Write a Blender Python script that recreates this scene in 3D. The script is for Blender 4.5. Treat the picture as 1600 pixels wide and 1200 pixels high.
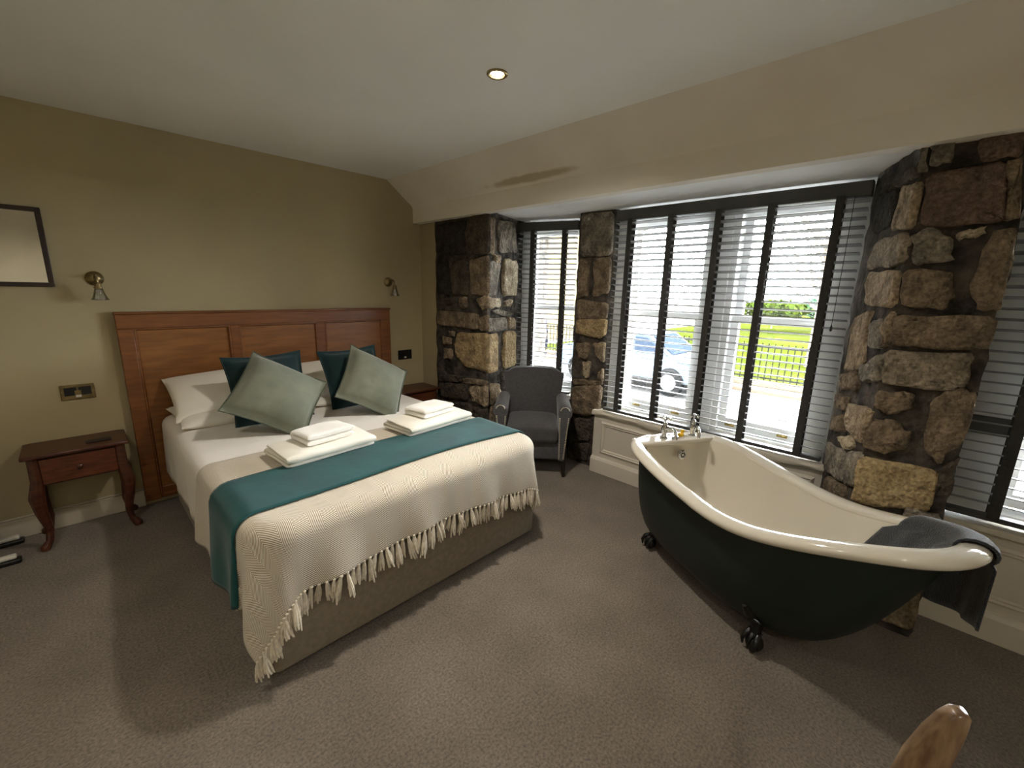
import bpy, bmesh, math, random
import numpy as np
from mathutils import Matrix, Vector

random.seed(7)
rng = np.random.default_rng(7)
PI = math.pi
scene = bpy.context.scene
COL = scene.collection
for o in list(bpy.data.objects):
    bpy.data.objects.remove(o, do_unlink=True)

# ------------------------------------------------------------------ camera
cam_data = bpy.data.cameras.new('camera')
cam = bpy.data.objects.new('camera', cam_data)
COL.objects.link(cam)
cam_data.sensor_fit = 'HORIZONTAL'
cam_data.sensor_width = 36.0
cam_data.lens = 667.9 / 1600.0 * 36.0
cam_data.clip_start = 0.05
cam_data.clip_end = 300
YAW, PITCH, ROLL = math.radians(45.976), math.radians(12.5), math.radians(1.364)
fwd = Vector((math.sin(YAW) * math.cos(PITCH), math.cos(YAW) * math.cos(PITCH), -math.sin(PITCH)))
rgt = Vector((math.cos(YAW), -math.sin(YAW), 0))
upv = rgt.cross(fwd)
r2 = math.cos(ROLL) * rgt + math.sin(ROLL) * upv
u2 = -math.sin(ROLL) * rgt + math.cos(ROLL) * upv
mw = Matrix((r2, u2, -fwd)).transposed().to_4x4()
mw.translation = Vector((0, 0, 1.48))
cam.matrix_world = mw
scene.camera = cam

# ------------------------------------------------------------------ sky and exposure
SKY = 58.0
world = bpy.data.worlds.new('overcast_sky')
scene.world = world
world.use_nodes = True
bg = world.node_tree.nodes['Background']
bg.inputs[0].default_value = (0.90, 0.96, 1.0, 1)
bg.inputs[1].default_value = SKY
scene.view_settings.view_transform = 'Standard'
scene.view_settings.look = 'None'
scene.view_settings.gamma = 1.0
scene.view_settings.use_curve_mapping = False
scene.cycles.max_bounces = 16
scene.cycles.diffuse_bounces = 8
scene.view_settings.exposure = 0.76
DOWNLIGHTS = [(1.432, 1.517, 78.0), (-0.35, -0.75, 48.0), (-0.45, 1.517, 30.0)]  # only the lamp over the bed foot is in view; the rest are added fill


def portal(name, loc, direction, w, h):
    d = bpy.data.lights.new(name, 'AREA')
    d.shape = 'RECTANGLE'
    d.size = w
    d.size_y = h
    d.cycles.is_portal = True
    o = bpy.data.objects.new(name, d)
    COL.objects.link(o)
    o.location = loc
    o.rotation_euler = Vector(direction).to_track_quat('-Z', 'Y').to_euler()
    return o


portal('main_window_daylight', (3.27, 1.06, 1.29), (-1, 0, 0), 1.5, 1.6)
portal('narrow_window_daylight', (3.26, 2.62, 1.29), (-0.935, -0.35, 0), 0.6, 1.6)
portal('near_window_daylight', (3.0, -0.72, 1.29), (-1, 0, 0), 1.1, 1.6)

# ------------------------------------------------------------------ helpers


def lin(c):
    return tuple(((x / 255.0) / 12.92 if x / 255.0 <= 0.04045 else ((x / 255.0 + 0.055) / 1.055) ** 2.4) for x in c)


def nd(t, typ, **kw):
    n = t.nodes.new(typ)
    for k, v in kw.items():
        setattr(n, k, v)
    return n


def mat(name, col, rough=0.6, metal=0.0, var=0.0, vscale=6.0, col2=None, bump=0.0, bscale=60.0, sheen=0.0,
        spec=0.5, coat=0.0, stretch=None, detail=4.0, mixlo=0.35, mixhi=0.65, bump2=0.0, b2scale=8.0, dist=0.01, speck=0.0, sscale=200.0):
    m = bpy.data.materials.new(name)
    m.use_nodes = True
    t = m.node_tree
    b = t.nodes['Principled BSDF']
    c = lin(col)
    b.inputs['Base Color'].default_value = (*c, 1)
    b.inputs['Roughness'].default_value = rough
    b.inputs['Metallic'].default_value = metal
    b.inputs['Specular IOR Level'].default_value = spec
    b.inputs['Sheen Weight'].default_value = sheen
    b.inputs['Coat Weight'].default_value = coat
    tc = nd(t, 'ShaderNodeTexCoord')
    mp = nd(t, 'ShaderNodeMapping')
    t.links.new(tc.outputs['Object'], mp.inputs[0])
    if stretch:
        mp.inputs['Scale'].default_value = stretch
    if col2 is not None or var:
        if col2 is None:
            col2 = tuple(max(0, x * (1 - var)) for x in col)
        n = nd(t, 'ShaderNodeTexNoise')
        n.inputs['Scale'].default_value = vscale
        n.inputs['Detail'].default_value = detail
        t.links.new(mp.outputs[0], n.inputs[0])
        r = nd(t, 'ShaderNodeMapRange')
        r.inputs[1].default_value = mixlo
        r.inputs[2].default_value = mixhi
        t.links.new(n.outputs[0], r.inputs[0])
        mx = nd(t, 'ShaderNodeMix', data_type='RGBA')
        mx.inputs[6].default_value = (*c, 1)
        mx.inputs[7].default_value = (*lin(col2), 1)
        t.links.new(r.outputs[0], mx.inputs[0])
        t.links.new(mx.outputs[2], b.inputs['Base Color'])
        if speck:
            n = nd(t, 'ShaderNodeTexNoise')
            n.inputs['Scale'].default_value = sscale
            n.inputs['Detail'].default_value = 3
            t.links.new(mp.outputs[0], n.inputs[0])
            r = nd(t, 'ShaderNodeMapRange')
            r.inputs[1].default_value = .3
            r.inputs[2].default_value = .7
            r.inputs[3].default_value = 1 - speck
            r.inputs[4].default_value = 1 + speck
            t.links.new(n.outputs[0], r.inputs[0])
            vm = nd(t, 'ShaderNodeVectorMath', operation='SCALE')
            t.links.new(mx.outputs[2], vm.inputs[0])
            t.links.new(r.outputs[0], vm.inputs['Scale'])
            t.links.new(vm.outputs[0], b.inputs['Base Color'])
    if bump:
        n = nd(t, 'ShaderNodeTexNoise')
        n.inputs['Scale'].default_value = bscale
        n.inputs['Detail'].default_value = 3
        t.links.new(mp.outputs[0], n.inputs[0])
        bp = nd(t, 'ShaderNodeBump')
        bp.inputs['Strength'].default_value = bump
        bp.inputs['Distance'].default_value = dist
        t.links.new(n.outputs[0], bp.inputs['Height'])
        t.links.new(bp.outputs[0], b.inputs['Normal'])
        if bump2:
            n2 = nd(t, 'ShaderNodeTexNoise')
            n2.inputs['Scale'].default_value = b2scale
            t.links.new(mp.outputs[0], n2.inputs[0])
            bp2 = nd(t, 'ShaderNodeBump')
            bp2.inputs['Strength'].default_value = bump2
            bp2.inputs['Distance'].default_value = 0.05
            t.links.new(n2.outputs[0], bp2.inputs['Height'])
            t.links.new(bp2.outputs[0], bp.inputs['Normal'])
    return m


class G:
    """collects verts and faces for ONE mesh object"""

    def __init__(s):
        s.v, s.f, s.uv = [], [], None

    def add(s, vs, fs):
        o = len(s.v)
        s.v += [tuple(p) for p in vs]
        s.f += [tuple(i + o for i in q) for q in fs]
        return s

    def box(s, x0, x1, y0, y1, z0, z1, R=None, c=None):
        vs = [(x, y, z) for x in (x0, x1) for y in (y0, y1) for z in (z0, z1)]
        if R is not None:
            c = Vector(c if c is not None else ((x0 + x1) / 2, (y0 + y1) / 2, (z0 + z1) / 2))
            vs = [tuple(c + R @ (Vector(p) - c)) for p in vs]
        return s.add(vs, [(0, 1, 3, 2), (4, 6, 7, 5), (0, 4, 5, 1), (2, 3, 7, 6), (0, 2, 6, 4), (1, 5, 7, 3)])

    def prism(s, poly, z0, z1):
        n = len(poly)
        vs = [(x, y, z0) for x, y in poly] + [(x, y, z1) for x, y in poly]
        fs = [tuple(range(n))[::-1], tuple(range(n, 2 * n))]
        fs += [(i, (i + 1) % n, n + (i + 1) % n, n + i) for i in range(n)]
        return s.add(vs, fs)

    def prism_y(s, poly, y0, y1):           # polygon in (x, z) extruded along y
        n = len(poly)
        vs = [(x, y0, z) for x, z in poly] + [(x, y1, z) for x, z in poly]
        fs = [tuple(range(n)), tuple(range(n, 2 * n))[::-1]]
        fs += [(i, n + i, n + (i + 1) % n, (i + 1) % n) for i in range(n)]
        return s.add(vs, fs)

    def grid(s, P, closeu=False, closev=False, capstart=False, capend=False):
        """P[i][j] points; i along, j around"""
        n, m = len(P), len(P[0])
        vs = [tuple(p) for row in P for p in row]
        fs = []
        for i in range(n if closeu else n - 1):
            for j in range(m if closev else m - 1):
                a, b = i, (i + 1) % n
                c, d = j, (j + 1) % m
                fs.append((a * m + c, a * m + d, b * m + d, b * m + c))
        if capstart:
            fs.append(tuple(range(m))[::-1])
        if capend:
            fs.append(tuple((n - 1) * m + j for j in range(m)))
        return s.add(vs, fs)

    def tube(s, pts, rad, n=10, flat=None, closed=False):
        pts = [Vector(p) for p in pts]
        if not hasattr(rad, '__len__'):
            rad = [rad] * len(pts)
        rows = []
        prev = None
        for i, p in enumerate(pts):
            if closed:
                t = pts[(i + 1) % len(pts)] - pts[i - 1]
            else:
                t = pts[min(i + 1, len(pts) - 1)] - pts[max(i - 1, 0)]
            t.normalize()
            if prev is None:
                a = Vector((0, 0, 1)) if abs(t.z) < 0.9 else Vector((1, 0, 0))
                prev = t.cross(a).normalized()
            x = (prev - t * prev.dot(t)).normalized()
            prev = x
            y = t.cross(x)
            fl = flat or 1.0
            rows.append([p + rad[i] * (math.cos(2 * PI * k / n) * x + fl * math.sin(2 * PI * k / n) * y) for k in range(n)])
        return s.grid(rows, closeu=closed, closev=True, capstart=not closed, capend=not closed)

    def lathe(s, prof, n=20, o=(0, 0, 0), axis='z', cap=True):
        rows = []
        for r, h in prof:
            row = []
            for k in range(n):
                a = 2 * PI * k / n
                x, y, z = r * math.cos(a), r * math.sin(a), h
                if axis == 'y':
                    x, y, z = x, z, -y
                if axis == 'x':
                    x, y, z = z, x, y
                row.append((o[0] + x, o[1] + y, o[2] + z))
            rows.append(row)
        return s.grid(rows, closev=True, capstart=cap, capend=cap)

    def ball(s, c, r, n=12, sc=(1, 1, 1)):
        rows = []
        for i in range(1, n // 2 + 1):
            th = PI * i / (n // 2 + 1)
            rows.append([(c[0] + sc[0] * r * math.sin(th) * math.cos(2 * PI * k / n),
                          c[1] + sc[1] * r * math.sin(th) * math.sin(2 * PI * k / n),
                          c[2] + sc[2] * r * math.cos(th)) for k in range(n)])
        return s.grid(rows, closev=True, capstart=True, capend=True)

    def rbox(s, c, size, r, seg=3, mid=4, fn=None):
        """rounded box; fn(p)->p optional deformation in local space"""
        h = [d / 2 for d in size]
        r = min(r, min(h) * 0.999)

        def axis(hh):
            e = [-hh + r * i / seg for i in range(seg)]
            m_ = [-(hh - r) + 2 * (hh - r) * i / mid for i in range(mid + 1)]
            return e + m_ + [-x for x in reversed(e)]
        ax = [axis(hh) for hh in h]

        def rp(p):
            inner = [max(-(h[i] - r), min(h[i] - r, p[i])) for i in range(3)]
            d = Vector([p[i] - inner[i] for i in range(3)])
            # cube -> sphere mapping for even spacing
            if d.length > 1e-9:
                d = d.normalized() * r
            q = Vector(inner) + d
            if fn:
                q = Vector(fn(q))
            return (c[0] + q[0], c[1] + q[1], c[2] + q[2])
        for k in range(3):
            i, j = (k + 1) % 3, (k + 2) % 3
            for sg in (-1, 1):
                rows = []
                for a in ax[i]:
                    row = []
                    for b in ax[j]:
                        p = [0, 0, 0]
                        p[k] = sg * h[k]
                        p[i] = a
                        p[j] = b
                        row.append(rp(p))
                    rows.append(row)
                if sg < 0:
                    rows = rows[::-1]
                s.grid(rows)
        return s

    def obj(s, name, m, parent=None, smooth=True, bevel=0.0, org=None, ang=35, weld=True, solid=0.0, sub=0):
        me = bpy.data.meshes.new(name)
        org = org if org is not None else ORG.get(parent.name if parent else None, Vector((0, 0, 0)))
        me.from_pydata([(p[0] - org[0], p[1] - org[1], p[2] - org[2]) for p in s.v], [], s.f)
        if s.uv is not None:
            lay = me.uv_layers.new(name='UVMap')
            for poly in me.polygons:
                for li, vi in zip(poly.loop_indices, poly.vertices):
                    lay.data[li].uv = s.uv[vi]
        bm = bmesh.new()
        bm.from_mesh(me)
        if weld:
            bmesh.ops.remove_doubles(bm, verts=bm.verts, dist=1e-5)
        bmesh.ops.recalc_face_normals(bm, faces=bm.faces)
        bm.to_mesh(me)
        bm.free()
        if smooth:
            me.polygons.foreach_set('use_smooth', [True] * len(me.polygons))
            me.set_sharp_from_angle(angle=math.radians(ang))
        me.materials.append(m)
        o = bpy.data.objects.new(name, me)
        COL.objects.link(o)
        if parent:
            o.parent = parent
            ORG[o.name] = org
        else:
            o.location = org
            ORG[o.name] = Vector(org)
        if bevel:
            md = o.modifiers.new('bevel', 'BEVEL')
            md.width = bevel
            md.segments = 2
            md.limit_method = 'ANGLE'
            md.angle_limit = math.radians(40)
        if solid:
            md = o.modifiers.new('solid', 'SOLIDIFY')
            md.thickness = solid
            md.offset = 0
        if sub:
            md = o.modifiers.new('sub', 'SUBSURF')
            md.levels = sub
            md.render_levels = sub
        return o


ORG = {}


def tag(o, label, cat, group=None):
    o['label'] = label
    o['category'] = cat
    if group:
        o['group'] = group
    return o


def thing(name, label, cat, loc=(0, 0, 0), rotz=0.0, group=None, local=False):
    """Empty at the base of a thing; parts given in world coordinates unless local"""
    o = bpy.data.objects.new(name, None)
    o.empty_display_size = 0.1
    COL.objects.link(o)
    o.location = loc
    o.rotation_euler = (0, 0, rotz)
    ORG[o.name] = Vector((0, 0, 0)) if local else Vector(loc)
    return tag(o, label, cat, group)


def struct(o):
    o['kind'] = 'structure'
    return o


def sroot(name, loc):
    o = bpy.data.objects.new(name, None)
    o.empty_display_size = 0.1
    COL.objects.link(o)
    o.location = loc
    ORG[o.name] = Vector(loc)
    return struct(o)


def dup(root, loc, rotz=None, label=None):
    r = root.copy()
    COL.objects.link(r)
    r.location = loc
    if rotz is not None:
        r.rotation_euler = (0, 0, rotz)
    if label:
        r['label'] = label
    for ch in list(root.children):
        c = ch.copy()
        COL.objects.link(c)
        c.parent = r
        for g in list(ch.children):
            d = g.copy()
            COL.objects.link(d)
            d.parent = c
    return r


def copy_part(o, parent, loc=None):
    c = o.copy()
    COL.objects.link(c)
    c.parent = parent
    if loc is not None:
        c.location = loc
    return c


def herring(name, c1, c2):
    m = bpy.data.materials.new(name)
    m.use_nodes = True
    t = m.node_tree
    b = t.nodes['Principled BSDF']
    b.inputs['Roughness'].default_value = 0.9
    b.inputs['Sheen Weight'].default_value = 0.2
    uv = nd(t, 'ShaderNodeTexCoord')
    sp = nd(t, 'ShaderNodeSeparateXYZ')
    t.links.new(uv.outputs['UV'], sp.inputs[0])

    def mth(op, a, bb=None):
        n = nd(t, 'ShaderNodeMath', operation=op)
        for i, q in enumerate((a, bb)):
            if q is None:
                continue
            if isinstance(q, (int, float)):
                n.inputs[i].default_value = q
            else:
                t.links.new(q, n.inputs[i])
        return n.outputs[0]
    P = 0.105
    u = mth('DIVIDE', sp.outputs[0], P)
    fr = mth('FRACT', u)
    tri = mth('MULTIPLY', mth('ABSOLUTE', mth('SUBTRACT', fr, 0.5)), P * 1.15)
    w = mth('FRACT', mth('DIVIDE', mth('ADD', sp.outputs[1], tri), 0.009))
    st = mth('ABSOLUTE', mth('SUBTRACT', w, 0.5))
    r = nd(t, 'ShaderNodeMapRange')
    r.inputs[1].default_value = 0.14
    r.inputs[2].default_value = 0.30
    t.links.new(st, r.inputs[0])
    mx = nd(t, 'ShaderNodeMix', data_type='RGBA')
    mx.inputs[6].default_value = (*lin(c2), 1)
    mx.inputs[7].default_value = (*lin(c1), 1)
    t.links.new(r.outputs[0], mx.inputs[0])
    t.links.new(mx.outputs[2], b.inputs['Base Color'])
    bp = nd(t, 'ShaderNodeBump')
    bp.inputs['Strength'].default_value = 0.25
    bp.inputs['Distance'].default_value = 0.002
    t.links.new(r.outputs[0], bp.inputs['Height'])
    t.links.new(bp.outputs[0], b.inputs['Normal'])
    return m


def glassy(name, col=(1, 1, 1), gl=0.08, rough=0.0):
    m = bpy.data.materials.new(name)
    m.use_nodes = True
    t = m.node_tree
    t.nodes.remove(t.nodes['Principled BSDF'])
    tr = nd(t, 'ShaderNodeBsdfTransparent')
    tr.inputs[0].default_value = (*col, 1)
    g = nd(t, 'ShaderNodeBsdfGlossy')
    g.inputs['Roughness'].default_value = rough
    mx = nd(t, 'ShaderNodeMixShader')
    lw = nd(t, 'ShaderNodeLayerWeight')
    lw.inputs[0].default_value = 0.25
    ma = nd(t, 'ShaderNodeMath', operation='MULTIPLY_ADD')
    ma.inputs[1].default_value = 0.6
    ma.inputs[2].default_value = gl
    t.links.new(lw.outputs['Fresnel'], ma.inputs[0])
    t.links.new(ma.outputs[0], mx.inputs[0])
    t.links.new(tr.outputs[0], mx.inputs[1])
    t.links.new(g.outputs[0], mx.inputs[2])
    t.links.new(mx.outputs[0], t.nodes['Material Output'].inputs[0])
    return m


def emit(name, col, s):
    m = bpy.data.materials.new(name)
    m.use_nodes = True
    b = m.node_tree.nodes['Principled BSDF']
    b.inputs['Base Color'].default_value = (1, 1, 1, 1)
    b.inputs['Emission Color'].default_value = (*col, 1)
    b.inputs['Emission Strength'].default_value = s
    return m


# ------------------------------------------------------------------ materials
M = dict(
    carpet=mat('carpet', (128, 117, 104), 1.0, col2=(110, 100, 88), vscale=3.2, detail=6, bump=0.9, bscale=420, sheen=0.15, spec=0.1, dist=0.004, mixlo=.3, mixhi=.7, speck=.36, sscale=110),
    wall=mat('khaki_wall', (174, 160, 126), 0.85, var=0.05, vscale=1.5, bump=0.12, bscale=180, spec=0.2, dist=.003),
    ceiling=mat('ceiling_paint', (238, 237, 232), 0.9, var=0.03, vscale=1.2, bump=0.06, bscale=90, spec=0.2, dist=.003),
    wall_pale=mat('pale_wall', (226, 220, 204), 0.85, var=0.04, vscale=1.5, spec=0.2),
    beam=mat('cream_plaster', (228, 222, 210), 0.9, col2=(221, 213, 199), vscale=2.2, spec=0.2),
    white_plaster=mat('white_plaster', (243, 243, 240), 0.9, var=0.03, vscale=2, spec=0.2),
    mortar=mat('dark_mortar', (88, 81, 73), 0.95, col2=(46, 43, 40), vscale=11, bump=1.0, bscale=28, spec=0.1, bump2=.6, b2scale=6, dist=.02),
    trim=mat('cream_trim', (214, 205, 188), 0.45, var=0.03, vscale=3),
    skirting=mat('skirting_paint', (190, 180, 162), 0.5, var=0.03, vscale=3),
    sash=mat('white_sash_paint', (235, 236, 236), 0.4, var=0.02, vscale=5),
    lining=mat('window_lining', (205, 205, 200), 0.6, var=0.05, vscale=5),
    slat=mat('grey_slat', (128, 127, 125), 0.5, var=0.1, vscale=8, stretch=(8, 1, 30)),
    tape=mat('blind_tape', (62, 60, 57), 0.85, var=0.15, vscale=60),
    rail=mat('blind_rail', (74, 73, 71), 0.5, var=0.1, vscale=8),
    brass=mat('brass', (176, 150, 90), 0.28, 1.0, var=0.15, vscale=20),
    oldbrass=mat('antique_brass', (150, 132, 92), 0.35, 1.0, var=0.2, vscale=30),
    chrome=mat('chrome', (215, 215, 215), 0.08, 1.0, var=0.03, vscale=9),
    black=mat('black_plastic', (22, 21, 20), 0.4, var=0.1, vscale=30),
    hb=mat('headboard_wood', (142, 92, 44), 0.38, col2=(120, 75, 34), vscale=5, stretch=(1, 8, 8), detail=7, bump=.08, bscale=30),
    hb2=mat('headboard_frame_wood', (130, 80, 38), 0.36, col2=(108, 63, 29), vscale=5, stretch=(1, 8, 9), detail=7, bump=.08, bscale=30),
    mahog=mat('mahogany', (86, 46, 28), 0.32, col2=(58, 28, 18), vscale=6, stretch=(2, 9, 9), detail=7),
    mahog2=mat('mahogany_drawer', (104, 56, 32), 0.32, col2=(76, 38, 22), vscale=6, stretch=(2, 9, 9), detail=7),
    chairwood=mat('worn_chair_wood', (140, 114, 84), 0.3, col2=(92, 66, 46), vscale=12, stretch=(6, 6, 1.2), detail=7),
    frame=mat('dark_picture_frame', (46, 27, 19), 0.4, var=0.3, vscale=20),
    divan=mat('divan_fabric', (140, 128, 110), 0.95, var=0.08, vscale=40, bump=.3, bscale=500, sheen=.1, spec=.15, dist=.002),
    mattress=mat('mattress_ticking', (215, 210, 200), 0.9, var=0.04, vscale=15),
    linen=mat('white_linen', (236, 231, 223), 0.9, var=0.02, vscale=3, bump=.12, bscale=14, spec=.15, dist=.02),
    pillow=mat('pillow_cotton', (238, 233, 221), 0.9, var=0.03, vscale=3, bump=.2, bscale=11, spec=.15, dist=.02),
    teal=mat('teal_velvet', (14, 74, 73), 0.75, col2=(11, 61, 62), vscale=5, sheen=.15, spec=.25, bump=.1, bscale=12, dist=.02),
    teal_dark=mat('dark_teal_velvet', (9, 44, 45), 0.75, var=0.25, vscale=6, sheen=.3, spec=.2),
    sage=mat('sage_velvet', (112, 114, 97), 0.8, col2=(96, 99, 84), vscale=7, sheen=.35, spec=.2, bump=.15, bscale=9, dist=.03),
    sage_pipe=mat('sage_piping', (74, 80, 65), 0.85, var=.1, vscale=30),
    throw=herring('herringbone_throw', (226, 216, 197), (124, 110, 88)),
    throw_plain=mat('tassel_yarn', (222, 211, 190), 0.95, var=.12, vscale=60, sheen=.2),
    towel=mat('white_towel', (238, 234, 226), 1.0, var=.03, vscale=8, bump=.5, bscale=260, sheen=.3, spec=.1, dist=.004),
    towel2=mat('cream_towel', (236, 231, 217), 1.0, var=.03, vscale=8, bump=.5, bscale=260, sheen=.3, spec=.1, dist=.004),
    towel_dark=mat('charcoal_towel', (47, 50, 53), 1.0, var=.15, vscale=14, bump=.8, bscale=240, sheen=.4, spec=.1, dist=.005),
    armfab=mat('charcoal_chair_fabric', (84, 82, 83), 0.9, var=.1, vscale=50, bump=.25, bscale=420, sheen=.25, spec=.15, dist=.002),
    stud=mat('nailhead', (205, 195, 172), 0.3, 0.4),
    darkleg=mat('dark_leg_wood', (28, 19, 15), 0.4, var=.2, vscale=20),
    enamel=mat('cream_enamel', (226, 219, 203), 0.10, var=.02, vscale=2, spec=.6, coat=.6),
    bathgreen=mat('dark_green_paint', (26, 38, 32), 0.42, col2=(21, 31, 27), vscale=4, spec=.4),
    bathfoot=mat('black_cast_iron', (14, 14, 14), 0.3, var=.2, vscale=20),
    duck=mat('yellow_rubber', (244, 196, 44), 0.4, var=.05, vscale=10),
    duckbill=mat('orange_rubber', (214, 98, 22), 0.4, var=.05, vscale=10),
    mirror=mat('aged_mirror', (215, 210, 196), 0.12, 1.0, var=.08, vscale=4),
    pane=glassy('window_glass'),
    bulbglass=glassy('clear_shade_glass', (.96, .96, .94), .30, .05),
    heater=mat('white_enamel_heater', (215, 210, 198), 0.4, var=.03, vscale=6),
    paper=mat('dark_leaflet', (38, 30, 28), 0.5, var=.2, vscale=20),
    bulb=emit('lit_lamp', (1.0, 0.86, 0.62), 40.0),
    grass=mat('lawn', (26, 31, 5), 1.0, col2=(30, 33, 7), vscale=.6, bump=.4, bscale=30, spec=0.0),
    asphalt=mat('road', (50, 49, 48), 0.95, var=.08, vscale=2, bump=.2, bscale=60, spec=0.0),
    pavement=mat('pavement', (100, 97, 92), 0.95, var=.08, vscale=2, spec=0.0),
    kerb=mat('kerbstone', (60, 53, 44), 0.95, var=.1, vscale=4, spec=0.0),
    iron=mat('black_railing', (12, 12, 12), 0.9, var=.1, vscale=20, spec=0.0),
    leaf=mat('foliage', (38, 45, 13), 0.9, col2=(28, 38, 11), vscale=4, spec=0.0),
    leaf2=mat('blue_green_foliage', (40, 60, 44), 0.9, col2=(30, 50, 36), vscale=4, spec=0.0),
    bark=mat('bark', (92, 84, 74), 0.95, var=.2, vscale=10, spec=0.0),
    housestone=mat('sandstone_house', (84, 75, 52), 0.95, col2=(70, 61, 42), vscale=3, spec=0.0),
    slate=mat('slate_roof', (96, 98, 104), 0.8, var=.1, vscale=8),
    houseglass=mat('house_window_glass', (70, 80, 90), 0.1, var=.1, vscale=2),
    carpaint=mat('pale_blue_car_paint', (44, 52, 60), 0.6, var=.02, vscale=2, spec=0.05),
    carglass=mat('car_glass', (22, 27, 34), 0.6, var=.05, vscale=2, spec=0.0),
    rubber=mat('tyre_rubber', (12, 12, 12), 0.9, var=.1, vscale=9, spec=0.0),
    coat_blue=mat('blue_coat', (26, 28, 46), 0.9, var=.1, vscale=9, spec=0.0),
    trousers=mat('dark_trousers', (18, 19, 25), 0.9, var=.1, vscale=9, spec=0.0),
    skin=mat('skin', (206, 160, 132), 0.6, var=.04, vscale=9),
    hair=mat('hair', (70, 52, 40), 0.8, var=.1, vscale=20),
)
# brown damp stain low on the sloping beam
STAIN = (2.312, 2.12, 2.221, .034, .42, .03)
_t = M['beam'].node_tree
_b = _t.nodes['Principled BSDF']
_src = _b.inputs['Base Color'].links[0].from_socket
_tc = nd(_t, 'ShaderNodeTexCoord')
_mp = nd(_t, 'ShaderNodeMapping')
_mp.vector_type = 'TEXTURE'
_mp.inputs['Location'].default_value = (STAIN[0], STAIN[1], STAIN[2])
_mp.inputs['Scale'].default_value = (STAIN[3], STAIN[4], STAIN[5])
_nz = nd(_t, 'ShaderNodeTexNoise')
_nz.inputs['Scale'].default_value = 7
_t.links.new(_tc.outputs['Object'], _nz.inputs[0])
_t.links.new(_tc.outputs['Object'], _mp.inputs[0])
_ln = nd(_t, 'ShaderNodeVectorMath', operation='LENGTH')
_t.links.new(_mp.outputs[0], _ln.inputs[0])
_ad = nd(_t, 'ShaderNodeMath', operation='ADD')
_t.links.new(_ln.outputs['Value'], _ad.inputs[0])
_t.links.new(_nz.outputs[0], _ad.inputs[1])
_mr = nd(_t, 'ShaderNodeMapRange')
_mr.inputs[1].default_value = 1.65
_mr.inputs[2].default_value = 1.15
_mr.inputs[3].default_value = 0.0
_mr.inputs[4].default_value = 0.75
_t.links.new(_ad.outputs[0], _mr.inputs[0])
_mx = nd(_t, 'ShaderNodeMix', data_type='RGBA')
_mx.inputs[7].default_value = (*lin((172, 152, 120)), 1)
_t.links.new(_src, _mx.inputs[6])
_t.links.new(_mr.outputs[0], _mx.inputs[0])
_t.links.new(_mx.outputs[2], _b.inputs['Base Color'])
for k, c1, c2 in (('dark', (88, 79, 68), (62, 56, 50)), ('black', (60, 56, 51), (46, 43, 40)), ('brown', (136, 119, 98), (96, 84, 70)),
                  ('tan', (164, 146, 120), (118, 103, 84)), ('gold', (168, 145, 108), (130, 111, 84)), ('grey', (144, 134, 119), (98, 92, 83)),
                  ('pale', (192, 178, 152), (138, 124, 102)), ('yellow', (170, 150, 114), (148, 127, 94)), ('red', (118, 96, 84), (92, 78, 70)),
                  ('greytan', (150, 137, 119), (112, 102, 88))):
    M['st_' + k] = mat('sandstone_' + k, c1, 0.92, col2=c2, vscale=13, detail=8, bump=1.0, bscale=55, spec=.12, bump2=.7, b2scale=18, dist=.014, speck=.3, sscale=70)

# ------------------------------------------------------------------ room shell
ZC, YW = 2.385, 3.595
XL, YF = -1.9, -1.75
struct(G().box(XL - .1, 3.4, YF - .1, YW + .1, -.12, 0).obj('floor', M['carpet'], smooth=False))
ceil = struct(G().box(XL - .1, 2.09, YF - .1, YW + .1, ZC, 2.5).obj('ceiling', M['ceiling'], smooth=False))
G().prism_y([(2.09, ZC), (2.335, 2.203), (2.347, 2.185), (2.347, 2.054), (2.425, 2.054), (2.425, 2.5), (2.09, 2.5)], YF - .1, YW + .1).obj('sloping_beam', M['beam'], ceil, ang=20)
G().box(2.425, 3.5, YF - .1, YW + .1, 2.085, 2.5).obj('bay_soffit', M['white_plaster'], ceil, smooth=False)
struct(G().box(XL - .1, 3.5, YW, YW + .1, 0, 2.5).obj('wall_back', M['wall'], smooth=False))
struct(G().box(XL - .1, XL, YF - .1, YW, 0, 2.5).obj('wall_left', M['wall'], smooth=False))
struct(G().box(XL, 3.4, YF - .1, YF, 0, 2.5).obj('wall_front', M['wall_pale'], smooth=False))
b = G().box(XL, 0.19, YW - .018, YW, 0, .115)
b.box(XL, 0.19, YW - .012, YW, .115, .128)
struct(b.obj('baseboard_back', M['skirting'], bevel=.004))
# window wall: plaster return beside the bed wall, walls below the windows, plaster at the near end
wr = G().prism([(2.425, YW), (2.425, 3.34), (3.4, 3.34), (3.4, YW)], 0, 2.085)
wr.box(2.45, 3.4, YF, -1.28, 0, 2.085)
wall_right = struct(wr.obj('wall_right', M['wall'], smooth=False))
g = G().prism([(2.99, 2.80), (3.19, 2.27), (3.4, 2.27), (3.4, 2.80)], 0, .52)
g.obj('under_window_wall', M['mortar'], wall_right, smooth=False)
g = G().box(3.0, 3.4, .30, 1.86, 0, .49)
g.box(2.72, 3.4, -1.3, -.17, 0, .49)
g.obj('under_sill_wall', M['white_plaster'], wall_right, smooth=False)


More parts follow.
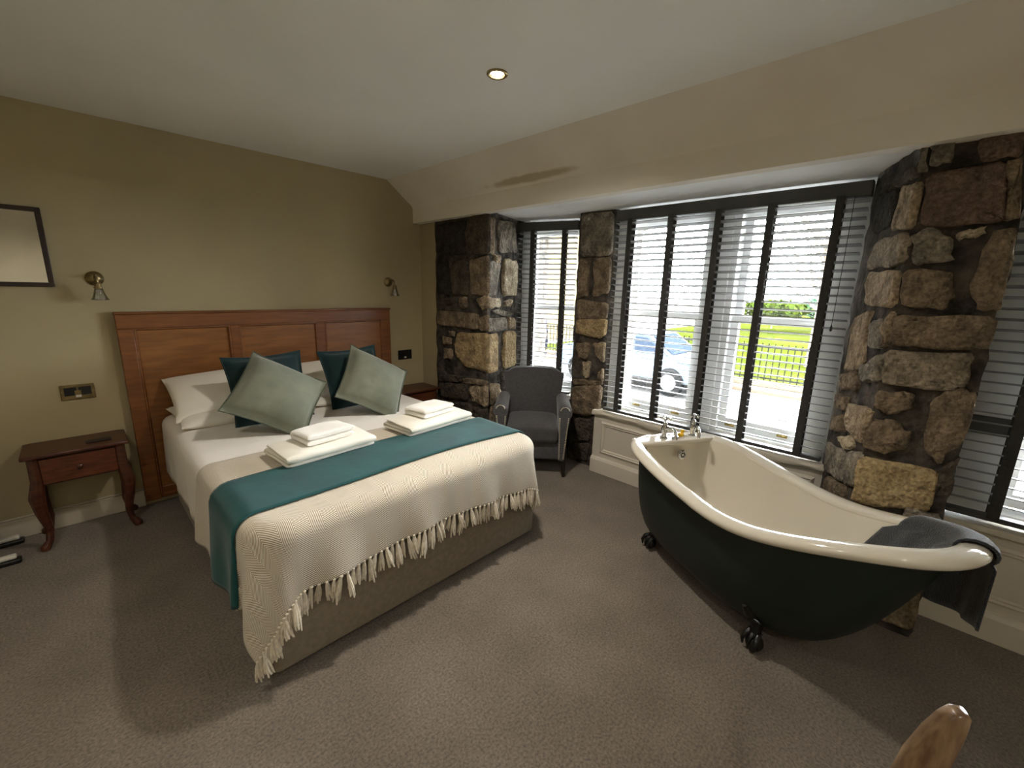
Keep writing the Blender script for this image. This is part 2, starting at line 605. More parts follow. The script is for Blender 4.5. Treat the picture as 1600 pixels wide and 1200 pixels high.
def rough_prism(poly, z0, z1, nz=14, step=.06, amp=.008, seed=1):
    """stone pier core with uneven mortar faces"""
    r = np.random.default_rng(seed)
    pts = []
    n = len(poly)
    for i in range(n):
        a, b = np.array(poly[i]), np.array(poly[(i + 1) % n])
        k = max(1, int(np.linalg.norm(b - a) / step))
        for j in range(k):
            pts.append(a + (b - a) * j / k)
    pts = np.array(pts)
    rows = []
    for iz in range(nz * 2 + 1):
        z = z0 + (z1 - z0) * iz / (nz * 2)
        rows.append([(p[0] + r.normal(0, amp * .6), p[1] + r.normal(0, amp * .6), z) for p in pts])
    return G().grid(rows, closev=True, capstart=True, capend=True)


FACES = {'A': ((2.405, 2.63), (2.405, 3.34)), 'B': ((2.405, 2.63), (2.933, 2.80)), 'C': ((2.96, 1.84), (2.96, 2.15)),
         'D': ((2.408, .127), (2.954, .336)), 'E': ((2.408, .127), (2.408, -.175))}
piers = {}
pl = rough_prism([(2.418, 3.345), (2.418, 2.645), (2.93, 2.812), (3.0, 2.82), (3.4, 2.82), (3.4, 3.345)], 0, 2.084, seed=3)
piers['A'] = piers['B'] = pl.obj('stone_pier', M['mortar'], wall_right, ang=60)
piers['A']['label'] = 'rough sandstone pier between the plastered corner and the narrow window'
pl = rough_prism([(2.974, 2.15), (2.974, 1.85), (3.0, 1.83), (3.4, 1.83), (3.4, 2.30), (3.17, 2.30)], 0, 2.084, seed=4)
piers['C'] = pl.obj('stone_pier', M['mortar'], wall_right, ang=60)
piers['C']['label'] = 'slim stone pier between the narrow window and the wide window'
pl = rough_prism([(2.421, .120), (2.421, -.168), (2.74, -.168), (3.4, -.168), (3.4, .322), (2.96, .322)], 0, 2.084, seed=5)
piers['D'] = piers['E'] = pl.obj('stone_pier', M['mortar'], wall_right, ang=60)
piers['D']['label'] = 'broad stone pier behind the bath'

STONES = {}
STONES['A'] = [
    ('dark', [(0.237, 2.041), (-0.007, 2.054), (-0.019, 1.758), (0.236, 1.761), (0.274, 1.923)]),
    ('black', [(0.683, 2.013), (0.274, 2.032), (0.256, 1.769), (0.68, 1.772)]),
    ('dark', [(0.497, 1.706), (0.249, 1.715), (0.235, 1.431), (0.446, 1.434)]),
    ('brown', [(0.211, 1.714), (-0.013, 1.729), (-0.029, 1.43), (0.198, 1.44)]),
    ('black', [(0.682, 1.702), (0.525, 1.698), (0.479, 1.433), (0.674, 1.429)]),
    ('dark', [(0.602, 1.379), (0.433, 1.401), (0.433, 1.348), (0.588, 1.337)]),
    ('brown', [(0.352, 1.395), (0.266, 1.398), (0.266, 1.325), (0.339, 1.322)]),
    ('tan', [(0.124, 1.394), (-0.018, 1.414), (-0.031, 1.33), (0.063, 1.318)]),
    ('brown', [(0.678, 1.268), (0.123, 1.267), (0.117, 1.147), (0.68, 1.152)]),
    ('brown', [(0.086, 1.238), (-0.032, 1.26), (-0.039, 1.144), (0.085, 1.145)]),
    ('gold', [(0.381, 1.087), (-0.035, 1.112), (-0.045, 0.798), (0.261, 0.801), (0.401, 0.882), (0.423, 0.993)]),
    ('tan', [(0.609, 1.028), (0.487, 1.03), (0.488, 0.983), (0.595, 0.972)]),
    ('tan', [(0.581, 0.923), (0.474, 0.921), (0.489, 0.84), (0.583, 0.837)]),
    ('brown', [(0.506, 1.09), (0.441, 1.095), (0.444, 1.057), (0.501, 1.052)]),
    ('dark', [(0.677, 0.656), (0.342, 0.694), (0.342, 0.648), (0.669, 0.612)]),
    ('brown', [(0.301, 0.688), (-0.03, 0.705), (-0.031, 0.669), (0.288, 0.648)]),
    ('dark', [(0.669, 0.583), (0.247, 0.632), (0.234, 0.501), (0.635, 0.46)]),
    ('tan', [(0.215, 0.62), (-0.043, 0.662), (-0.05, 0.507), (0.003, 0.491), (0.168, 0.506)]),
    ('dark', [(0.599, 0.416), (0.194, 0.462), (0.18, 0.325), (0.578, 0.27)]),
    ('dark', [(0.167, 0.444), (-0.046, 0.455), (-0.049, 0.309), (0.153, 0.295)]),
]
STONES['B'] = [
    ('brown', [(0.032, 2.027), (0.114, 2.029), (0.103, 1.765), (0.039, 1.759)]),
    ('grey', [(0.17, 2.027), (0.473, 2.049), (0.538, 1.803), (0.196, 1.783)]),
    ('grey', [(0.05, 1.688), (0.216, 1.691), (0.156, 1.437), (0.057, 1.429)]),
    ('tan', [(0.113, 1.75), (0.221, 1.749), (0.205, 1.698), (0.125, 1.693)]),
    ('pale', [(0.302, 1.736), (0.571, 1.721), (0.576, 1.428), (0.279, 1.429)]),
    ('pale', [(0.057, 1.405), (0.227, 1.396), (0.212, 1.331), (0.059, 1.327)]),
    ('pale', [(0.318, 1.37), (0.462, 1.377), (0.426, 1.329), (0.338, 1.331)]),
    ('grey', [(0.077, 1.29), (0.213, 1.302), (0.484, 1.263), (0.323, 1.244)]),
    ('grey', [(0.072, 1.228), (0.343, 1.223), (0.366, 1.122), (0.074, 1.132)]),
    ('tan', [(0.4, 1.224), (0.549, 1.199), (0.532, 1.124), (0.412, 1.133)]),
    ('gold', [(0.065, 1.103), (0.174, 1.099), (0.184, 0.779), (0.073, 0.78)]),
    ('yellow', [(0.311, 1.1), (0.568, 1.089), (0.573, 0.774), (0.305, 0.778)]),
    ('tan', [(0.076, 0.674), (0.236, 0.639), (0.266, 0.534), (0.098, 0.482)]),
    ('dark', [(0.269, 0.748), (0.547, 0.722), (0.557, 0.53), (0.284, 0.557)]),
    ('brown', [(0.085, 0.45), (0.317, 0.486), (0.344, 0.313), (0.089, 0.308)]),
]
STONES['C'] = [
    ('grey', [(0.297, 2.079), (0.013, 2.08), (-0.021, 1.757), (0.278, 1.754)]),
    ('brown', [(0.288, 1.73), (0.201, 1.727), (0.191, 1.448), (0.278, 1.431)]),
    ('brown', [(0.147, 1.721), (-0.003, 1.733), (-0.015, 1.474), (0.137, 1.444)]),
    ('brown', [(0.287, 1.404), (-0.022, 1.389), (-0.028, 1.271), (0.284, 1.257)]),
    ('gold', [(0.283, 1.239), (-0.025, 1.259), (-0.022, 1.153), (0.079, 1.114), (0.28, 1.136)]),
    ('brown', [(0.274, 1.043), (0.151, 1.055), (0.164, 0.933), (0.243, 0.928)]),
    ('tan', [(0.108, 1.06), (-0.028, 1.074), (-0.03, 0.927), (0.068, 0.963)]),
    ('pale', [(0.195, 0.891), (0.133, 0.899), (0.142, 0.78), (0.182, 0.784)]),
    ('brown', [(0.036, 0.829), (-0.025, 0.857), (-0.022, 0.768), (0.032, 0.777)]),
    ('brown', [(0.277, 0.737), (-0.017, 0.759), (-0.019, 0.733), (0.136, 0.707), (0.274, 0.698)]),
    ('brown', [(0.284, 0.669), (-0.015, 0.722), (-0.016, 0.498), (0.117, 0.449), (0.269, 0.441)]),
    ('dark', [(0.241, 0.39), (0.092, 0.415), (0.09, 0.236), (0.217, 0.212)]),
    ('dark', [(0.238, 0.164), (0.098, 0.193), (0.099, 0.049), (0.229, 0.03)]),
]
STONES['E'] = [
    ('red', [(0.15, 2.053), (0.24, 2.062), (0.247, 1.986), (0.161, 1.981)]),
    ('grey', [(0.017, 2.054), (0.07, 2.053), (0.076, 1.993), (0.025, 1.987)]),
    ('red', [(0.023, 1.94), (0.221, 1.96), (0.247, 1.771), (0.238, 1.766), (0.04, 1.763)]),
    ('brown', [(0.225, 1.959), (0.26, 1.964), (0.281, 1.774), (0.251, 1.771)]),
    ('pale', [(0.15, 1.731), (0.2, 1.742), (0.208, 1.722), (0.183, 1.71), (0.152, 1.709)]),
    ('grey', [(0.019, 1.714), (0.06, 1.75), (0.121, 1.708), (0.139, 1.632), (0.038, 1.618)]),
    ('brown', [(0.019, 1.585), (0.142, 1.581), (0.161, 1.529), (0.151, 1.45), (0.036, 1.452)]),
    ('brown', [(0.234, 1.719), (0.286, 1.724), (0.294, 1.549), (0.291, 1.45), (0.247, 1.448), (0.216, 1.523)]),
    ('brown', [(0.023, 1.407), (0.3, 1.409), (0.297, 1.31), (0.241, 1.296), (0.026, 1.289)]),
    ('greytan', [(0.009, 1.253), (0.265, 1.268), (0.26, 1.159), (0.231, 1.133), (0.027, 1.123)]),
    ('brown', [(0.017, 1.081), (0.12, 1.083), (0.123, 1.029), (0.054, 0.998), (0.017, 1.018)]),
    ('brown', [(0.022, 0.945), (0.083, 0.96), (0.132, 0.926), (0.132, 0.861), (0.066, 0.821), (0.005, 0.832)]),
    ('brown', [(0.187, 1.053), (0.222, 1.119), (0.293, 1.125), (0.297, 0.952), (0.249, 0.83), (0.199, 0.873)]),
    ('yellow', [(-0.004, 0.771), (0.245, 0.784), (0.248, 0.64), (0.237, 0.612), (0.014, 0.563)]),
    ('dark', [(0.259, 0.803), (0.295, 0.866), (0.299, 0.709), (0.261, 0.686)]),
]
STONES['D'] = [
    ('grey', [(0.04, 2.013), (-0.026, 2.056), (-0.036, 1.976), (0.024, 1.981)]),
    ('dark', [(0.359, 1.996), (0.079, 2.001), (0.057, 1.958), (0.205, 1.957)]),
    ('tan', [(0.16, 1.937), (-0.053, 1.927), (-0.098, 1.76), (0.182, 1.777)]),
    ('black', [(0.457, 1.963), (0.215, 1.941), (0.215, 1.804), (0.413, 1.784)]),
    ('greytan', [(0.329, 1.734), (0.075, 1.742), (-0.038, 1.711), (-0.038, 1.625), (0.394, 1.621)]),
    ('tan', [(0.363, 1.595), (-0.023, 1.586), (-0.08, 1.446), (0.326, 1.451)]),
    ('tan', [(0.075, 1.363), (-0.038, 1.416), (-0.054, 1.297), (0.044, 1.286)]),
    ('tan', [(0.457, 1.367), (0.254, 1.413), (0.212, 1.162), (0.432, 1.109), (0.442, 1.223)]),
    ('grey', [(0.189, 1.355), (0.112, 1.387), (0.073, 1.283), (0.155, 1.265)]),
    ('grey', [(0.203, 1.161), (0.027, 1.235), (-0.042, 1.131), (0.173, 1.11)]),
    ('brown', [(0.479, 1.071), (0.277, 1.122), (0.231, 1.047), (0.437, 1.005)]),
    ('tan', [(0.29, 0.953), (0.05, 0.992), (-0.042, 0.951), (0.04, 0.839), (0.248, 0.848)]),
    ('brown', [(0.475, 0.966), (0.321, 0.976), (0.315, 0.913), (0.445, 0.903)]),
    ('brown', [(0.47, 0.841), (0.322, 0.881), (0.281, 0.817), (0.448, 0.778)]),
    ('pale', [(0.344, 0.765), (0.188, 0.814), (0.116, 0.784), (0.235, 0.743)]),
    ('grey', [(0.5, 0.685), (0.192, 0.718), (0.141, 0.596), (0.458, 0.537)]),
    ('grey', [(0.171, 0.736), (0.069, 0.792), (0.015, 0.632), (0.117, 0.599)]),
]

STONES['A'] += [('dark', [(.68, .25), (.36, .26), (.36, .05), (.68, .04)]), ('brown', [(.33, .26), (.16, .28), (.16, .04), (.33, .04)]),
                ('dark', [(.13, .28), (-.01, .28), (-.01, .04), (.13, .04)])]
STONES['C'] += [('dark', [(.07, .40), (-.01, .41), (-.01, .05), (.07, .05)])]
STONES['B'] += [('dark', [(.06, .28), (.30, .28), (.30, .04), (.06, .04)]), ('brown', [(.33, .45), (.54, .45), (.54, .1), (.33, .1)])]
STONES['E'] += [('brown', [(.01, .55), (.16, .55), (.16, .36), (.01, .36)]), ('grey', [(.18, .60), (.285, .60), (.285, .36), (.18, .36)]),
                ('brown', [(.01, .33), (.12, .33), (.12, .05), (.01, .05)]), ('tan', [(.14, .33), (.285, .33), (.285, .05), (.14, .05)])]
STONES['D'] += [('brown', [(.12, .57), (.40, .52), (.40, .3), (.12, .3)]), ('grey', [(.12, .27), (.5, .27), (.5, .04), (.12, .04)])]


def stone(face, kind, poly, k):
    (ax, ay), (bx, by) = FACES[face]
    A = np.array([ax, ay])
    B = np.array([bx, by])
    L = np.linalg.norm(B - A)
    d = (B - A) / L
    n = np.array([-d[1], d[0]])
    if n @ (np.array([0.3, .3]) - A) < 0:
        n = -n
    lo, hi = {'A': (-.012, L - .004), 'B': (.006, L - .01), 'C': (.0, L), 'D': (.006, L - .01), 'E': (-.012, L)}[face]
    P = np.array(poly, float)
    if face in 'BD' and P[:, 0].min() < .1:
        P[P[:, 0] < .075, 0] = lo
    cc = P.mean(0)
    vv = P - cc
    P = cc + vv * (1 + .0075 / np.maximum(.03, np.abs(vv).mean(0)))
    P[:, 0] = np.clip(P[:, 0], lo, hi)
    P[:, 1] = np.clip(P[:, 1], .02, 2.07)
    # corner cutting, then jitter
    Q = []
    m = len(P)
    for i in range(m):
        a, b_ = P[i], P[(i + 1) % m]
        Q += [a + (b_ - a) * .09, a + (b_ - a) * .36 + rng.normal(0, .004, 2), a + (b_ - a) * .66 + rng.normal(0, .004, 2), a + (b_ - a) * .91]
    Q = np.array(Q) + rng.normal(0, .003, (len(Q), 2))
    Q[:, 0] = np.clip(Q[:, 0], lo, hi)
    c = Q.mean(0)
    size = min(np.ptp(Q[:, 0]), np.ptp(Q[:, 1]))
    proud = rng.uniform(.006, .018) * (1.0 if size > .08 else .7)
    ins = min(.011, size * .15)
    rows = []
    for (off, dep, js) in ((0, -.02, 0), (0, proud * .35, .0015), (ins, proud, .0025), (ins * 3.2, proud * 1.12, .0035)):
        row = []
        for q in Q:
            v = q - c
            l = np.linalg.norm(v)
            w = c + v * max(.15, (l - off) / l)
            dd = dep + rng.normal(0, js) if js else dep
            p = A + d * w[0] + n * dd
            row.append((p[0], p[1], w[1]))
        rows.append(row)
    g = G().grid(rows, closev=True, capend=True)
    return g.obj('stone', M['st_' + kind], piers[face], ang=75)


for fc in 'ABCDE':
    for k, (kind, poly) in enumerate(STONES[fc]):
        stone(fc, kind, poly, k)

# ------------------------------------------------------------------ windows


def local_frame(a, b):
    """returns a function (along, out, z)->world for a window running from a to b seen from the room"""
    a = np.array(a)
    b = np.array(b)
    L = np.linalg.norm(b - a)
    d = (b - a) / L
    n = np.array([d[1], -d[0]])
    if n[0] < 0:
        n = -n                      # out of the room is +x

    def f(s, o, z):
        p = a + d * s + n * o
        return (p[0], p[1], z)
    return f, L


def lbox(g, f, s0, s1, o0, o1, z0, z1):
    vs = [f(s, o, z) for s in (s0, s1) for o in (o0, o1) for z in (z0, z1)]
    return g.add(vs, [(0, 1, 3, 2), (4, 6, 7, 5), (0, 4, 5, 1), (2, 3, 7, 6), (0, 2, 6, 4), (1, 5, 7, 3)])


def sash_window(root, f, s0, s1, out, z0=.535, z1=2.06, zm=1.32, lifts=()):
    fr = G()
    lbox(fr, f, s0, s0 + .05, out - .05, out + .12, z0, z1)
    lbox(fr, f, s1 - .05, s1, out - .05, out + .12, z0, z1)
    lbox(fr, f, s0 + .05, s1 - .05, out - .049, out + .119, z1 - .05, z1)
    lbox(fr, f, s0 + .05, s1 - .05, out - .049, out + .14, z0 - .03, z0 + .02)
    fr.obj('frame', M['sash'], root, smooth=False, weld=False)
    for (za, zb, oo) in ((z0 + .02, zm + .02, 0.0), (zm - .02, z1 - .05, .045)):
        a, b = s0 + .05, s1 - .05
        lower = oo == 0.0
        rb = .085 if lower else .04
        g = G()
        lbox(g, f, a, a + .045, out + oo, out + oo + .04, za, zb)
        lbox(g, f, b - .045, b, out + oo, out + oo + .04, za, zb)
        lbox(g, f, a + .045, b - .045, out + oo + .001, out + oo + .039, za, za + rb)
        lbox(g, f, a + .045, b - .045, out + oo + .001, out + oo + .039, zb - .04, zb)
        so = g.obj('sash', M['sash'], root, smooth=False, weld=False)
        p = G()
        lbox(p, f, a + .04, b - .04, out + oo + .018, out + oo + .022, za + rb - .005, zb - .035)
        p.obj('pane', M['pane'], so, smooth=False)
        if lower:
            for s in lifts:
                l = G()
                lbox(l, f, s - .03, s + .03, out - .006, out, za + .03, za + .055)
                pts = [f(s + q * .022, out - .006 - .022 * math.cos(q * PI / 2), za + .045) for q in (-1, -.6, -.2, .2, .6, 1)]
                l.tube(pts, .006, 6)
                l.obj('sash_lift', M['brass'], so)


def window_root(name, loc):
    return sroot(name, loc)


w1 = window_root('window_1', (3.1, 2.55, .53))
f1, L1 = local_frame((2.965, 2.795), (3.155, 2.285))
sash_window(w1, f1, 0.0, L1 + .06, .13, lifts=(.27,))
g = G()
lbox(g, f1, -.02, L1 + .05, -.02, .16, .495, .53)
g.obj('window_board', M['trim'], w1, bevel=.004)
g = G()
lbox(g, f1, -.035, .11, .062, .076, .53, 2.08)
g.obj('lining_board', M['lining'], w1, bevel=.003)
w2 = window_root('window_2', (3.1, 1.06, .53))
f2, L2 = local_frame((2.95, 1.80), (2.95, .335))
sash_window(w2, f2, -.06, .685, .16, lifts=(.20, .52))
sash_window(w2, f2, .785, L2 + .06, .16, lifts=(.91, 1.23))
g = G()
lbox(g, f2, .675, .795, .10, .30, .53, 2.06)
g.obj('mullion', M['sash'], w2, bevel=.006)
# light lining boards beside the frames, one edge scribed to the stone
for (sa, sb) in ((-.03, .085), (L2 - .12, L2 + .02)):
    g = G()
    lbox(g, f2, sa, sb, .085, .10, .53, 2.06)
    g.obj('lining_board', M['lining'], w2, bevel=.003)
g = G()
rows = []
n = 60
for i in range(n + 1):
    s = -.075 + (L2 + .11) * i / n
    wv = .006 * math.sin(s * 9) + .004 * math.sin(s * 23 + 1)
    rows.append([f2(s, o, z) for o, z in ((-.055, .497 + wv), (-.062, .512 + wv * .5), (-.055, .53), (.20, .53), (.20, .497))])
g.grid(rows, closev=True, capstart=True, capend=True)
g.obj('window_board', M['trim'], w2, ang=50)
w3 = window_root('window_3', (2.85, -.7, .53))
f3, L3 = local_frame((2.69, -.17), (2.69, -1.27))
sash_window(w3, f3, .12, L3, .13, lifts=(.4,))
g = G()
lbox(g, f3, -.02, .19, .07, .085, .53, 2.08)
g.obj('lining_board', M['lining'], w3, bevel=.003)
g = G()
lbox(g, f3, .015, .17, .052, .069, .905, .985)
g.obj('dark_lining_patch', M['rail'], w3, bevel=.003)
g = G()
lbox(g, f3, .0, L3, -.05, .2, .495, .525)
g.obj('window_board', M['trim'], w3, bevel=.004)


def panel_trim(name, x, ya, yb, zt, insets):
    r = sroot(name, (x + .03, (ya + yb) / 2, 0))
    G().box(x, x + .06, ya, yb, 0, zt).obj('panel_board', M['trim'], r, bevel=.003)
    g = G().prism_y([(x - .022, 0), (x - .022, .11), (x - .012, .128), (x, .134), (x, 0)], ya - .0, yb + .0)
    g.obj('plinth', M['trim'], r, ang=25)
    for (a, b) in insets:
        g = G()
        prof = [(0, -.002), (-.008, .004), (-.014, .012), (-.006, .02), (-.010, .028), (-.0, .036)]
        z0, z1 = .175, zt - .055
        cor = [(a, z0), (b, z0), (b, z1), (a, z1)]
        rows = []
        for (yy, zz), (sy, sz) in zip(cor, ((1, 1), (-1, 1), (-1, -1), (1, -1))):
            rows.append([(x + dx, yy + sy * q, zz + sz * q) for dx, q in prof])
        g.grid(rows, closeu=True)
        g.obj('panel_moulding', M['trim'], r, ang=40)
    return r


t1 = panel_trim('trim_1', 2.92, .25, 1.867, .498, [(.34, .93), (1.05, 1.79)])
t2 = panel_trim('trim_2', 2.675, -1.27, -.155, .498, [(-1.2, -.76), (-.66, -.24)])

# ------------------------------------------------------------------ venetian blinds


def blind(name, label, a, b, tapes, ztop=2.062, zbot=.545, tilt=11, val_h=.075, cord=None):
    f, L = local_frame(a, b)
    c = f(L / 2, 0, zbot)
    r = thing(name, label, 'blind', c, group='slatted blinds at the bay windows')
    g = G()
    lbox(g, f, -.004, L + .004, -.012, .05, ztop - val_h, ztop)
    g.obj('valance', M['rail'], r, bevel=.004)
    g = G()
    lbox(g, f, 0, L, -.022, .028, zbot, zbot + .022)
    g.obj('bottom_rail', M['rail'], r, bevel=.004)
    pitch = .0438
    zs = []
    z = ztop - val_h - .02
    while z > zbot + .045:
        zs.append(z)
        z -= pitch
    tl = math.radians(tilt)
    first = None
    for z in zs:
        if first is None:
            g = G()
            rows = []
            for s in (0, L):
                prof = []
                for q in (-1, -.5, 0, .5, 1):
                    prof.append((.025 * q, .0022 * (1 - q * q)))
                sec = [(o, zz + .0021) for o, zz in prof] + [(o, zz - .0021) for o, zz in reversed(prof)]
                row = []
                for o, zz in sec:
                    oo = o * math.cos(tl) + zz * math.sin(tl)
                    hh = -o * math.sin(tl) + zz * math.cos(tl)
                    row.append(f(s, oo + .003, z + hh))
                rows.append(row)
            g.grid(rows, closev=True, capstart=True, capend=True)
            first = g.obj('slat', M['slat'], r, ang=30)
            z_first = z
        else:
            copy_part(first, r, (0, 0, z - z_first))
    for s in tapes:
        g = G()
        for o in (-.026, .030):
            lbox(g, f, s - .019, s + .019, o - .0008, o + .0008, zbot + .01, ztop - val_h + .01)
        for z in zs:
            lbox(g, f, s - .015, s + .015, -.026, .030, z - .0055, z - .0048)
        g.obj('ladder_tape', M['tape'], r, smooth=False)
    if cord:
        g = G()
        g.tube([f(cord, -.03, ztop - val_h), f(cord + .002, -.032, 1.6), f(cord, -.03, 1.33)], .0016, 5)
        g.lathe([(.002, .0), (.006, -.012), (.007, -.03), (.002, -.036)], 8, f(cord, -.03, 1.33))
        g.obj('pull_cord', M['black'], r)
    return r


blind('venetian_blind', 'wide grey slatted blind with five dark tapes behind the bath', (2.935, 1.79), (2.935, .33), (.118, .42, .728, 1.02, 1.34), cord=1.40)
blind('venetian_blind', 'narrow grey slatted blind with two dark tapes behind the armchair', (2.94, 2.79), (3.13, 2.285), (.135, .425), cord=.04)
blind('venetian_blind', 'grey slatted blind at the right edge, past the broad stone pier', (2.685, -.185), (2.685, -1.25), (.143, .46, .78), ztop=2.07)

# ------------------------------------------------------------------ ceiling downlights
def downlight(x, y, watts, label):
    t = thing('downlight', label, 'light', (x, y, ZC - .012), group='recessed ceiling downlights')
    g = G().lathe([(.046, ZC - .001), (.046, ZC - .006), (.040, ZC - .010), (.033, ZC - .007), (.033, ZC - .001)], 28, (x, y, 0), cap=False)
    g.obj('bezel', M['oldbrass'], t)
    g = G().lathe([(.0, ZC - .003), (.024, ZC - .003), (.024, ZC - .0015), (0, ZC - .0015)], 20, (x, y, 0), cap=False)
    g.obj('lamp_face', M['bulb'], t)
    d = bpy.data.lights.new('downlight_beam', 'SPOT')
    d.energy = watts
    d.color = (1.0, .93, .84)
    d.spot_size = math.radians(158)
    d.spot_blend = 1.0
    d.shadow_soft_size = .07
    o = bpy.data.objects.new('downlight_beam', d)
    COL.objects.link(o)
    o.parent = t
    o.location = (0, 0, -.005)
    return t


DL = ['lit brass-rimmed downlight in the ceiling above the foot of the bed', 'unseen brass-rimmed fill downlight added in the ceiling behind the camera', 'unseen brass-rimmed fill downlight added in the ceiling left of the bed, above the frame']
for (x, y, w_), l in zip(DOWNLIGHTS, DL):
    downlight(x, y, w_, l)

# ------------------------------------------------------------------ headboard
hb = thing('headboard', 'tall wooden panelled headboard against the khaki wall', 'headboard', (1.115, 3.56, 0))
hx0, hx1, hz1, hyf = .19, 2.04, 1.275, 3.535
for (a, b_, n_) in ((hx0, .27, 'stile'), (.782, .838, 'mullion'), (1.382, 1.448, 'mullion'), (1.955, hx1, 'stile')):
    G().box(a, b_, hyf, YW - .02, .04, hz1 - .09).obj(n_, M['hb2'], hb, bevel=.005)
G().box(hx0, hx1, hyf, YW - .02, hz1 - .09, hz1).obj('top_rail', M['hb2'], hb, bevel=.005)
G().box(hx0 - .004, hx1 + .004, hyf - .008, YW - .02, hz1, hz1 + .014).obj('cap_moulding', M['hb2'], hb, bevel=.004)
for (a, b_) in ((.27, .782), (.838, 1.382), (1.448, 1.955)):
    pn = G().box(a - .002, b_ + .002, hyf + .016, YW - .022, .06, hz1 - .088).obj('panel', M['hb'], hb, smooth=False)
    g = G()
    rows = []
    for (x, z), (sx, sz) in zip(((a, .06), (b_, .06), (b_, hz1 - .09), (a, hz1 - .09)), ((1, 1), (-1, 1), (-1, -1), (1, -1))):
        rows.append([(x + sx * q, hyf + dy, z + sz * q) for q, dy in ((0, .001), (.006, .0), (.012, .008), (.014, .017))])
    g.grid(rows, closeu=True)
    g.obj('bead', M['hb2'], pn, ang=50)
G().box(.27, 1.955, hyf + .01, YW - .022, .04, .12).obj('bottom_rail', M['hb2'], hb, bevel=.004)

# ------------------------------------------------------------------ bed
bed = thing('bed', 'king-size divan bed with taupe upholstered base', 'bed', (1.10, 2.54, 0))
BX0, BX1, BY0, BY1 = .352, 1.848, 1.562, 3.52


def plan_round(x0, x1, y0, y1, r, n=6):
    out = []
    for cx, cy, a0 in ((x1 - r, y1 - r, 0), (x0 + r, y1 - r, 90), (x0 + r, y0 + r, 180), (x1 - r, y0 + r, 270)):
        for i in range(n + 1):
            a = math.radians(a0 + 90 * i / n)
            out.append((cx + r * math.cos(a), cy + r * math.sin(a)))
    return out


G().prism(plan_round(BX0, BX1, BY0, BY1, .035), .022, .355).obj('divan_base', M['divan'], bed, bevel=.008)
G().rbox((1.10, 2.54, .475), (1.47, 1.94, .235), .05, 3, 4).obj('mattress', M['mattress'], bed)
for x in (BX0 + .09, BX1 - .09):
    for y in (BY0 + .05, 2.54, BY1 - .1):
        G().lathe([(.022, 0), (.026, .004), (.022, .024)], 12, (x, y, 0)).obj('glide', M['black'], bed)

ZTOP = .610
RX0, RX1, RY0 = .385, 1.815, 1.605


def drape(x, y, lift=0.0, r=.055, rc=.09, flare=.05, fold=0.0, seed=0.0):
    """flat cloth point -> draped over the bed (sides and foot)"""
    ix = max(RX0 + rc, min(RX1 - rc, x))
    iy = max(RY0 + rc, y)
    vx, vy = x - ix, y - iy
    dist = math.hypot(vx, vy)
    puff = .006 * math.sin(x * 5 + seed) * math.sin(y * 4 + 1)
    if dist <= rc:
        return (x, y, ZTOP + lift + puff)
    dx, dy = vx / dist, vy / dist
    qx, qy = ix + dx * rc, iy + dy * rc
    d = dist - rc
    R = r + lift
    Lq = r * PI / 2
    if d < Lq:
        a = d / r
        h, z = R * math.sin(a), -R * (1 - math.cos(a)) 
        drop = 0
    else:
        drop = d - Lq
        h, z = R, -R - drop
    # folds run along the edge; strongest where cloth gathers at the corners
    al = ix * 1.0 - iy * 1.0 + math.atan2(dy, dx) * .25
    gather = abs(dx * dy) * 2
    wv = (fold * (1 + 2.2 * gather)) * min(1, drop / .2) * (math.sin(al * 17 + seed) + .5 * math.sin(al * 31 + seed * 2 + 1.3))
    h += drop * flare + wv
    k = 1 - max(0, 1 - d / .02) 
    return (qx + dx * h, qy + dy * h, ZTOP + lift + z + puff * max(0, 1 - d / .05))


def cloth(name, m, x0, x1, y0, y1, nx, ny, label, cat, hem=None, **kw):
    g = G()
    g.uv = []
    rows = []
    for j in range(ny + 1):
        row = []
        for i in range(nx + 1):
            u, v = i / nx, j / ny
            x = x0 + (x1 - x0) * u
            y = y0 + (y1 - y0) * v
            if hem:
                x, y = hem(x, y, u, v)
            row.append(drape(x, y, **kw))
            g.uv.append((x, y))
        rows.append(row)
    g.grid(rows)
    return g


# white duvet: hangs at the left and right, tucked at the foot
g = cloth('duvet', None, -.02, 2.22, 3.50, 1.45, 90, 80, '', '', lift=0.0, fold=.004, seed=.4, flare=.03)
g.uv = None
o = g.obj('duvet', M['linen'], None, org=Vector((1.1, 2.5, .6)), solid=.008, ang=70)
tag(o, 'white cotton duvet spread smooth over the bed', 'duvet')

# cream herringbone throw with a fringe along the foot
TX0, TX1, TY0, TY1 = .015, 2.13, 2.40, 1.33


def hem_throw(x, y, u, v):
    y = y + (1 - v) * (-.10 * u)
    return x, y - v * (.05 * max(0, 1 - abs(u - .08) / .15) + .02 * math.sin(u * 9))


